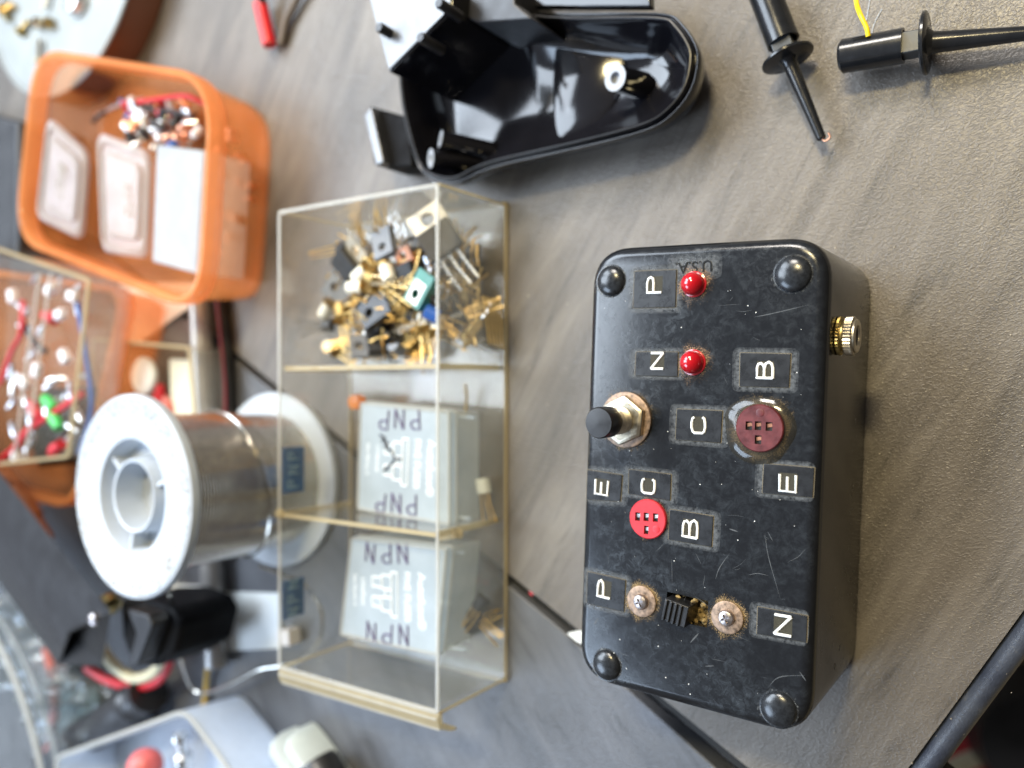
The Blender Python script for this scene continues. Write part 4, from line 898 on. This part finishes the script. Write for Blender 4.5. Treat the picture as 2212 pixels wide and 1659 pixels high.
def screw(x, y, a, L, m_, lb):
    p = Q(x, y, tz+1.6); s = thing('small_screw', lb, 'screw', p, a, 'small screws on the tin')
    pf = [(.2, 0)]
    for k in range(int(L/.8)): pf += [(1.3, .3+k*.8), (.9, .7+k*.8)]
    MB().lathe(pf, (0,0,0), (0,1,0), 14).build('shank', K[m_], s); MB().lathe([(1.2, L), (2.8, L+1.0), (2.8, L+1.6), (.1, L+1.9)], (0,0,0), (0,1,0), 20).build('head', K[m_], s)
random.seed(4)
for i, (x, y, a, L, m_, lb) in enumerate(((85,85,3.1,9,'nickel','upright-lying screw nearest the orange tub on the tin'), (90,60,.9,4,'nickel','short screw in the middle of the tin top'), (112,60,.8,3,'brass','short stubby brass screw at the right of the screw group'), (95,20,-.5,10,'whitecap','long pale brass screw on the tin'), (62,45,2,7,'brass','brass screw beside the long pale one on the tin'), (18,45,.6,8,'brass','orange-brass screw near the left photo edge'), (30,12,1.6,9,'gold','golden screw at the top left corner of the tin'), (8,14,.3,8,'silver','silver screw at the far top left corner'))):
    screw(x, y, a, L, m_, lb)
solo(MB().lathe([(7, 0), (7.2, 1.5), (6, 4), (.1, 5)], Q(170, 2, tz), (0,0,1), 24), 'silver_cap', K['silver'], 'small domed silver cap on the tin at the top photo edge', 'cap')
# dark things at the far left edge
solo(MB().prism([(p.x, p.y) for p in [Q(x, y, 30) for x, y in ((-160,210),(40,260),(40,560),(-160,520))]], -.5, 30), 'black_case', K['anod'], 'matt black case behind the orange tub at the left edge', 'case', bevel=2)
solo(MB().prism([(p.x, p.y) for p in [Q(x, y, 3) for x, y in ((250,610),(425,610),(410,655),(290,742),(250,742))]], 0.3, 1.2), 'paper_sheet', K['white'], 'white paper sheet under the orange tubs', 'paper')
# red heat-shrink probe and grey stick
r = thing('red_lead', 'black lead ending in a red heat-shrink sleeve at the top of the photo', 'lead', Q(575, 60, 0))
MB().lathe([(2.6, 0), (2.7, .4), (2.7, 17), (2.4, 17.4)], Q(583, 98, 4), Q(565, 18, 5)-Q(583, 98, 4), 24).build('red_sleeve', K['redtube'], r, True)
MB().tube([Q(567, 22, 5), Q(563, -5, 6), Q(558, -60, 8)], 1.9, 12).build('black_cable', K['blackwire'], r, True)
r = thing('tweezer_arm', 'dull brown-grey stick tip beside the red sleeve, mostly out of frame', 'stick', Q(620, 60, 0))
MB().tube([Q(607, 96, 2), Q(618, 45, 2.4), Q(645, -10, 3), Q(690, -90, 4)], 1.6, 10, True, [1.4, 1.7, 1.5, 1.5]).build('stick', simple('brown_grey', (.13, .10, .075), .6), r, True)
# ------------------------------------------------------------------ things behind the spool
a = Q(432, 632, 5); b = Q(468, 1438, 5)
solo(MB().lathe([(4.6, 0), (4.6, (b-a).length), (3.6, (b-a).length), (3.4, (b-a).length-4), (.1, (b-a).length-4)], a, b-a, 36), 'grey_tube', K['tube'], 'long grey plastic tube lying behind the solder spool', 'tube')
solo(MB().tube(curve([Q(474,636,2.5), Q(486,720,2.5), Q(492,800,2.5), Q(496,920,2.5)]), 2.4, 10), 'black_cable', K['blackwire'], 'black cable lying beside the grey tube', 'cable')
solo(MB().tube(curve([Q(468,650,5.5), Q(478,740,5.5), Q(486,830,5.5), Q(487,920,5.5)]), .55, 10), 'red_wire', simple('dark_red_insulation', (.16, .006, .01), .4), 'thin red wire lying along the black cable', 'wire')
q = [(200,729),(412,748),(430,960),(196,960)]; pts = [Q(x, y, 18) for x, y in q]; o = rnd([(p.x, p.y) for p in pts], 1.5, 3); ctr = sum(pts, Vector())/4
bx_ = thing('square_clear_box', 'small yellowed clear box with white and red pieces, behind the spool', 'clear box', (ctr.x, ctr.y, 0))
MB().loft([[V2(p, z) for p in inset(o, i_)] for i_, z in ((.2, .3), (0, 18), (1.4, 18), (1.5, 1.6))]).build('walls', K['drawer'], bx_, True)
MB().tube([V2(p, 18.2) for p in inset(o, .7)]+[V2(inset(o, .7)[0], 18.2)], .8, 6).build('rim', K['amber'], bx_, True)
a = Q(318, 812, 8); solo(MB().lathe([(7.4, 0), (8, .8), (8, 2.2), (7, 3), (.1, 3.3)], a, (0,0,1), 30), 'white_button', K['white'], 'round white button inside the small clear box', 'button')
solo(MB().prism([(p.x, p.y) for p in [Q(x, y, 6) for x, y in ((365,775),(412,778),(425,940),(372,940))]], 1.9, 6), 'cream_card', K['creamblock'], 'cream card piece at the right of the small clear box', 'card', bevel=.3)
solo(MB().lathe([(1, 0), (2.8, 2), (3.6, 6), (1.4, 14)], Q(345, 900, 6), (.2, 1, .1), 12), 'red_clip', K['redwire'], 'red tipped clip in the small clear box above the spool', 'clip')
solo(MB().lathe([(1, 0), (2.5, 2), (2.8, 6), (1.4, 10)], Q(372, 905, 6), (-.4, 1, .1), 12), 'red_clip', simple('salmon_plastic', (.55, .14, .12), .4), 'salmon pink clip beside the cream card in the small clear box', 'clip')
# white cards
solo(MB().prism([(p.x, p.y) for p in [Q(x, y, 1.4) for x, y in ((340,1262),(437,1268),(446,1410),(388,1414),(350,1380))]], -.55, .3), 'white_card', K['white'], 'white card under the grey tube, left piece below the spool', 'card', 'white cards')
solo(MB().prism([(p.x, p.y) for p in [Q(x, y, 1.4) for x, y in ((478,1280),(600,1283),(602,1402),(484,1408))]], -.55, .4), 'white_card', K['white'], 'white card right of the grey tube, next to the drawer', 'card', 'white cards')
solo(MB().box(Q(624, 1374, 3), (7, 6, 6), .1), 'white_switch', K['whiteplastic'], 'small white block seen through the drawer near the blue NPN tape', 'block', bevel=.6)
solo(MB().tube(curve([Q(398,1302,2.5), Q(420,1345,2.5), Q(449,1400,6.5), Q(449,1440,3), Q(444,1500,1.5), Q(436,1572,2)]), 1.15, 8), 'yellow_lead', simple('ochre_insulation', (.50, .32, .06), .5), 'ochre wire running from the white card down to the milky box', 'wire')
# black square tube arm
az = 46.0
A = [Q(0-200, 1167-268, az), Q(147, 1363, az), Q(238, 1318, az), Q(238-320, 1318-420, az)]
e = (A[1]-A[0]).normalized()
A = [Q(147, 1363, az)-e*260, Q(147, 1363, az), Q(240, 1322, az), Q(240, 1322, az)-e*260]
ht = 20.0
arm = thing('bench_arm_stand', 'black square tube arm with an open end, at the lower left', 'metal stand', (A[1].x, A[1].y, 0))
w1 = (A[2]-A[1]).normalized(); Wd = (A[2]-A[1]).length
B1, B2 = Q(125, 1437, 25), Q(222, 1441, 27)
def sec(k, i_):
    sh = Vector((0,0,0)) if k else e*-260
    P_ = [A[1], A[2], B2, B1]; cn = sum(P_, Vector())/4
    return [p+(cn-p).normalized()*i_*1.4+sh for p in P_]
MB().loft([sec(0, 0), sec(1, 0), sec(1, 1.6), sec(0, 1.6)], False, False).build('tube', K['anod'], arm, True, bevel=.3)
p = Q(203, 1338, az+.2); MB().lathe([(2.4, 0), (2.3, .9), (1.4, 1.5), (.1, 1.6)], p, (0,0,1), 20).build('rivet', K['screw'], arm, True)
cw = (A[1]+A[2])/2+Vector((0,0,-ht*.55))-e*9; MB().lathe([(4.0, 0), (4.4, 1), (4.4, 4), (2.5, 5)], cw, e, 20).build('inner_nut', K['brass'], arm, True)
ps = [Q(x, y, 38) for x, y in ((236,1300),(300,1300),(352,1320),(368,1352),(352,1420),(310,1448),(262,1446),(240,1380))]
hinge = MB(); hinge.prism([(p.x, p.y) for p in ps], 8, 34); hb = hinge.build('hinge_block', K['matt'], arm, True, bevel=2)
ps = [Q(x, y, 44) for x, y in ((262,1318),(306,1330),(318,1352),(284,1440),(262,1446),(282,1370))]
MB().prism([(p.x, p.y) for p in ps], 34.2, 42).build('hinge_plate', K['anod'], arm, True, bevel=.8)
for k in (0, 1):
    p = Q(330-k*50, 1300+k*10, 34); 
MB().box((A[1].x-60, A[1].y+75, 13), (26, 26, 26), .6).build('foot', K['anod'], arm, True, bevel=1)
# wires and connector by the arm
solo(MB().tube(curve([Q(188,1442,16), Q(235,1470,14), Q(290,1484,14), Q(335,1474,14), Q(362,1440,14), Q(366,1400,16)]), 2.0, 12), 'red_wire', K['redwire'], 'thick red wire looping under the black arm', 'wire')
solo(MB().tube(curve([Q(215,1390,16), Q(240,1430,16), Q(285,1464,16), Q(330,1454,16), Q(352,1420,17), Q(356,1395,18)]), 2.3, 12), 'cream_wire', K['cream'], 'cream wire loop inside the red wire loop', 'wire')
solo(MB().box(Q(355, 1384, 20), (12, 9, 9), .1), 'plug', K['whiteplastic'], 'white plug where the red and cream wires end', 'plug', bevel=1)
solo(MB().prism([(p.x, p.y) for p in [Q(x, y, 1) for x, y in ((305,1482),(350,1462),(345,1512),(335,1512))]], -.5, 1.0), 'paper_corner', K['cream'], 'cream paper corner poking out below the red wire', 'paper')
# crumpled clear bags, bottom left
def bag(label, q, z0, amp, seed, mat='bag'):
    from mathutils import noise as NZ
    pts = [Q(x, y, z0) for x, y in q]; n = 26; mb = MB()
    for i in range(n):
        for j in range(n):
            u, v_ = i/(n-1), j/(n-1); p = (pts[0]*(1-u)+pts[1]*u)*(1-v_)+(pts[3]*(1-u)+pts[2]*u)*v_
            h = NZ.noise(Vector((u*4+seed, v_*4, seed)))*amp+abs(NZ.noise(Vector((u*9, v_*9+seed, 1))))*amp*.8
            mb.v.append(p+Vector((NZ.noise(Vector((u*5, v_*5, seed+9)))*6, NZ.noise(Vector((u*5, v_*5, seed+5)))*6, h*math.sin(math.pi*min(1, max(0, u*.98+.01)))**.3)))
    mb.f = [(i*n+j, (i+1)*n+j, (i+1)*n+j+1, i*n+j+1) for i in range(n-1) for j in range(n-1)]
    o = solo(mb, 'plastic_bag', K[mat], label, 'plastic bag', 'crumpled bags', ang=25)
    m_ = o.modifiers.new('thick', 'SOLIDIFY'); m_.thickness = .0002
bag('crumpled clear bag left of the black arm', [(-60,1260),(60,1270),(180,1480),(-40,1500)], 12, 14, 1.3)
bag('crumpled clear bag with pale folds below the black arm', [(60,1440),(240,1450),(300,1560),(70,1640)], 8, 16, 4.1)
solo(MB().prism([(p.x, p.y) for p in [Q(x, y, 5) for x, y in ((130,1480),(205,1490),(208,1580),(120,1600))]], 0, 4), 'pale_card', simple('pale_teal_card', (.34, .42, .42), .5, var=.3, vs=.15), 'pale blue-grey card inside the crumpled bag', 'card')
solo(MB().tube(curve([Q(100,1400,12), Q(118,1480,12), Q(115,1560,12), Q(100,1640,10)]), 2.0, 10), 'pink_wire', simple('pink_film', (.50, .16, .14), .4), 'pinkish red lead seen through the crumpled bag', 'wire')
from mathutils import noise as NZ
mb = MB(); pth = curve([Q(110,1640,5), Q(170,1600,8), Q(230,1560,10), Q(290,1520,12), Q(322,1495,12)], 6)
mb.tube(pth, 8, 12, True, [8+3*NZ.noise(Vector((i*.6, 0, 0))) for i in range(len(pth))])
solo(mb, 'black_pouch', K['satin'], 'crumpled black bag strip between arm and milky box', 'bag', ang=40)
solo(MB().prism([(p.x, p.y) for p in [Q(x, y, 3) for x, y in ((-220,1120),(120,1300),(330,1560),(250,1720),(-200,1700))]], -.55, .5), 'black_mat', simple('black_mat', (.013, .013, .014), .55, bmp=.4), 'matt black sheet under the clear bags at the lower left', 'mat')
# round clear tub, lower left corner
cc = Q(-95, 1730, 18)
ct = thing('round_clear_tub', 'round clear tub at the bottom left corner', 'clear tub', (cc.x, cc.y, 0))
rr = (Q(85, 1640, 30)-Vector((cc.x, cc.y, 30))).length
MB().lathe([(rr-6, .6), (rr-2, 28), (rr, 29), (rr, 30), (rr-3, 30), (rr-4, 27), (rr-8, 2)], (cc.x, cc.y, 0), n=80, c0=True, c1=True).build('wall', K['cleartub'], ct, True)
for k, (dr, z) in enumerate(((0, 30), (3.5, 29), (7, 20))):
    MB().tube([(cc.x+(rr-dr)*math.cos(a), cc.y+(rr-dr)*math.sin(a), z) for a in [2*math.pi*i/90 for i in range(91)]], .9, 8).build('rim_bead', K['rim'], ct, True)
# milky blue box with red ball
q = [(118,1634),(402,1530),(520,1690),(520,1800),(140,1800)]; pts = [Q(x, y, 26) for x, y in q]; o = rnd([(p.x, p.y) for p in pts], 7, 6); ctr = sum(pts, Vector())/5
mk = thing('milky_box', 'milky blue-grey tray with a red ball inside, at the bottom edge', 'tray', (ctr.x, ctr.y, 0))
MB().loft([[V2(p, z) for p in inset(o, i_)] for i_, z in ((3, 0.1), (2, 1), (0, 26), (1.4, 26), (3.2, 2))]).build('tray', K['milkblue'], mk, True)
MB().tube([V2(p, 26.2) for p in inset(o, .7)]+[V2(inset(o, .7)[0], 26.2)], .9, 6).build('rim', K['rim'], mk, True)

c = Q(314, 1655, 20); solo(MB().lathe([(max(.05, 7*math.sin(math.pi*k/14)), -7*math.cos(math.pi*k/14)) for k in range(15)], c, n=28), 'red_ball', simple('coral_ball', (.62, .12, .11), .4), 'coral red ball in the milky tray', 'ball')
c = Q(397, 1650, 20); solo(MB().lathe([(3.5, 0), (3.5, 4), (1.8, 5), (1.8, 10), (3.2, 11), (2.6, 13), (.2, 14)], c, (.1, 1, .2), 18), 'metal_fitting', K['silver'], 'small turned metal fitting beside the red ball', 'fitting')
# greenish blister strips at the bottom edge
for k, (x0, lb) in enumerate(((548, 'left'), (583, 'right'))):
    a = Q(x0+25, 1600-8*k, 14); b = a+(Q(x0+95, 1700, 14)-Q(x0+25, 1600, 14))*1.4; dd = (b-a).normalized(); nn = Vector((-dd.y, dd.x, 0))
    rings = []
    for (s, wv, zt_) in ((0, 1.2, 8), (2, 2.6, 13), (5, 3.1, 15), ((b-a).length, 3.2, 15)):
        c = a+dd*s; c.z = 0; rings.append([c+nn*(-wv)+Vector((0,0,.2)), c+nn*wv+Vector((0,0,.2)), c+nn*wv+Vector((0,0,zt_*.8)), c+nn*wv*.5+Vector((0,0,zt_)), c-nn*wv*.5+Vector((0,0,zt_)), c-nn*wv+Vector((0,0,zt_*.8))])
    solo(MB().loft(rings), 'blister_strip', K['glass'], f'greenish white rounded strip at the bottom edge, the {lb} of two', 'strip', 'greenish strips', bevel=.8)
a = Q(690, 1640, 8); b = Q(740, 1740, 8); solo(MB().lathe([(7, 0), (8, 2), (8, 60)], a+Vector((0,0,2)), b-a, 24), 'dark_handle', K['blackwire'], 'dark handle end right of the greenish strips at the bottom edge', 'handle')
solo(MB().prism([(p.x, p.y) for p in [Q(x, y, 0) for x, y in ((1226,1368),(1262,1362),(1275,1400),(1245,1384))]], -1.5, .25), 'paper_scrap', K['white'], 'white paper scrap in the bench gap beside the tester', 'paper')
solo(MB().box(Q(1147, 1280, 0)+Vector((0, 0, -1.2)), (2.2, 1.3, 1), .8), 'red_scrap', K['redwire'], 'tiny red scrap lying in the bench gap', 'scrap')
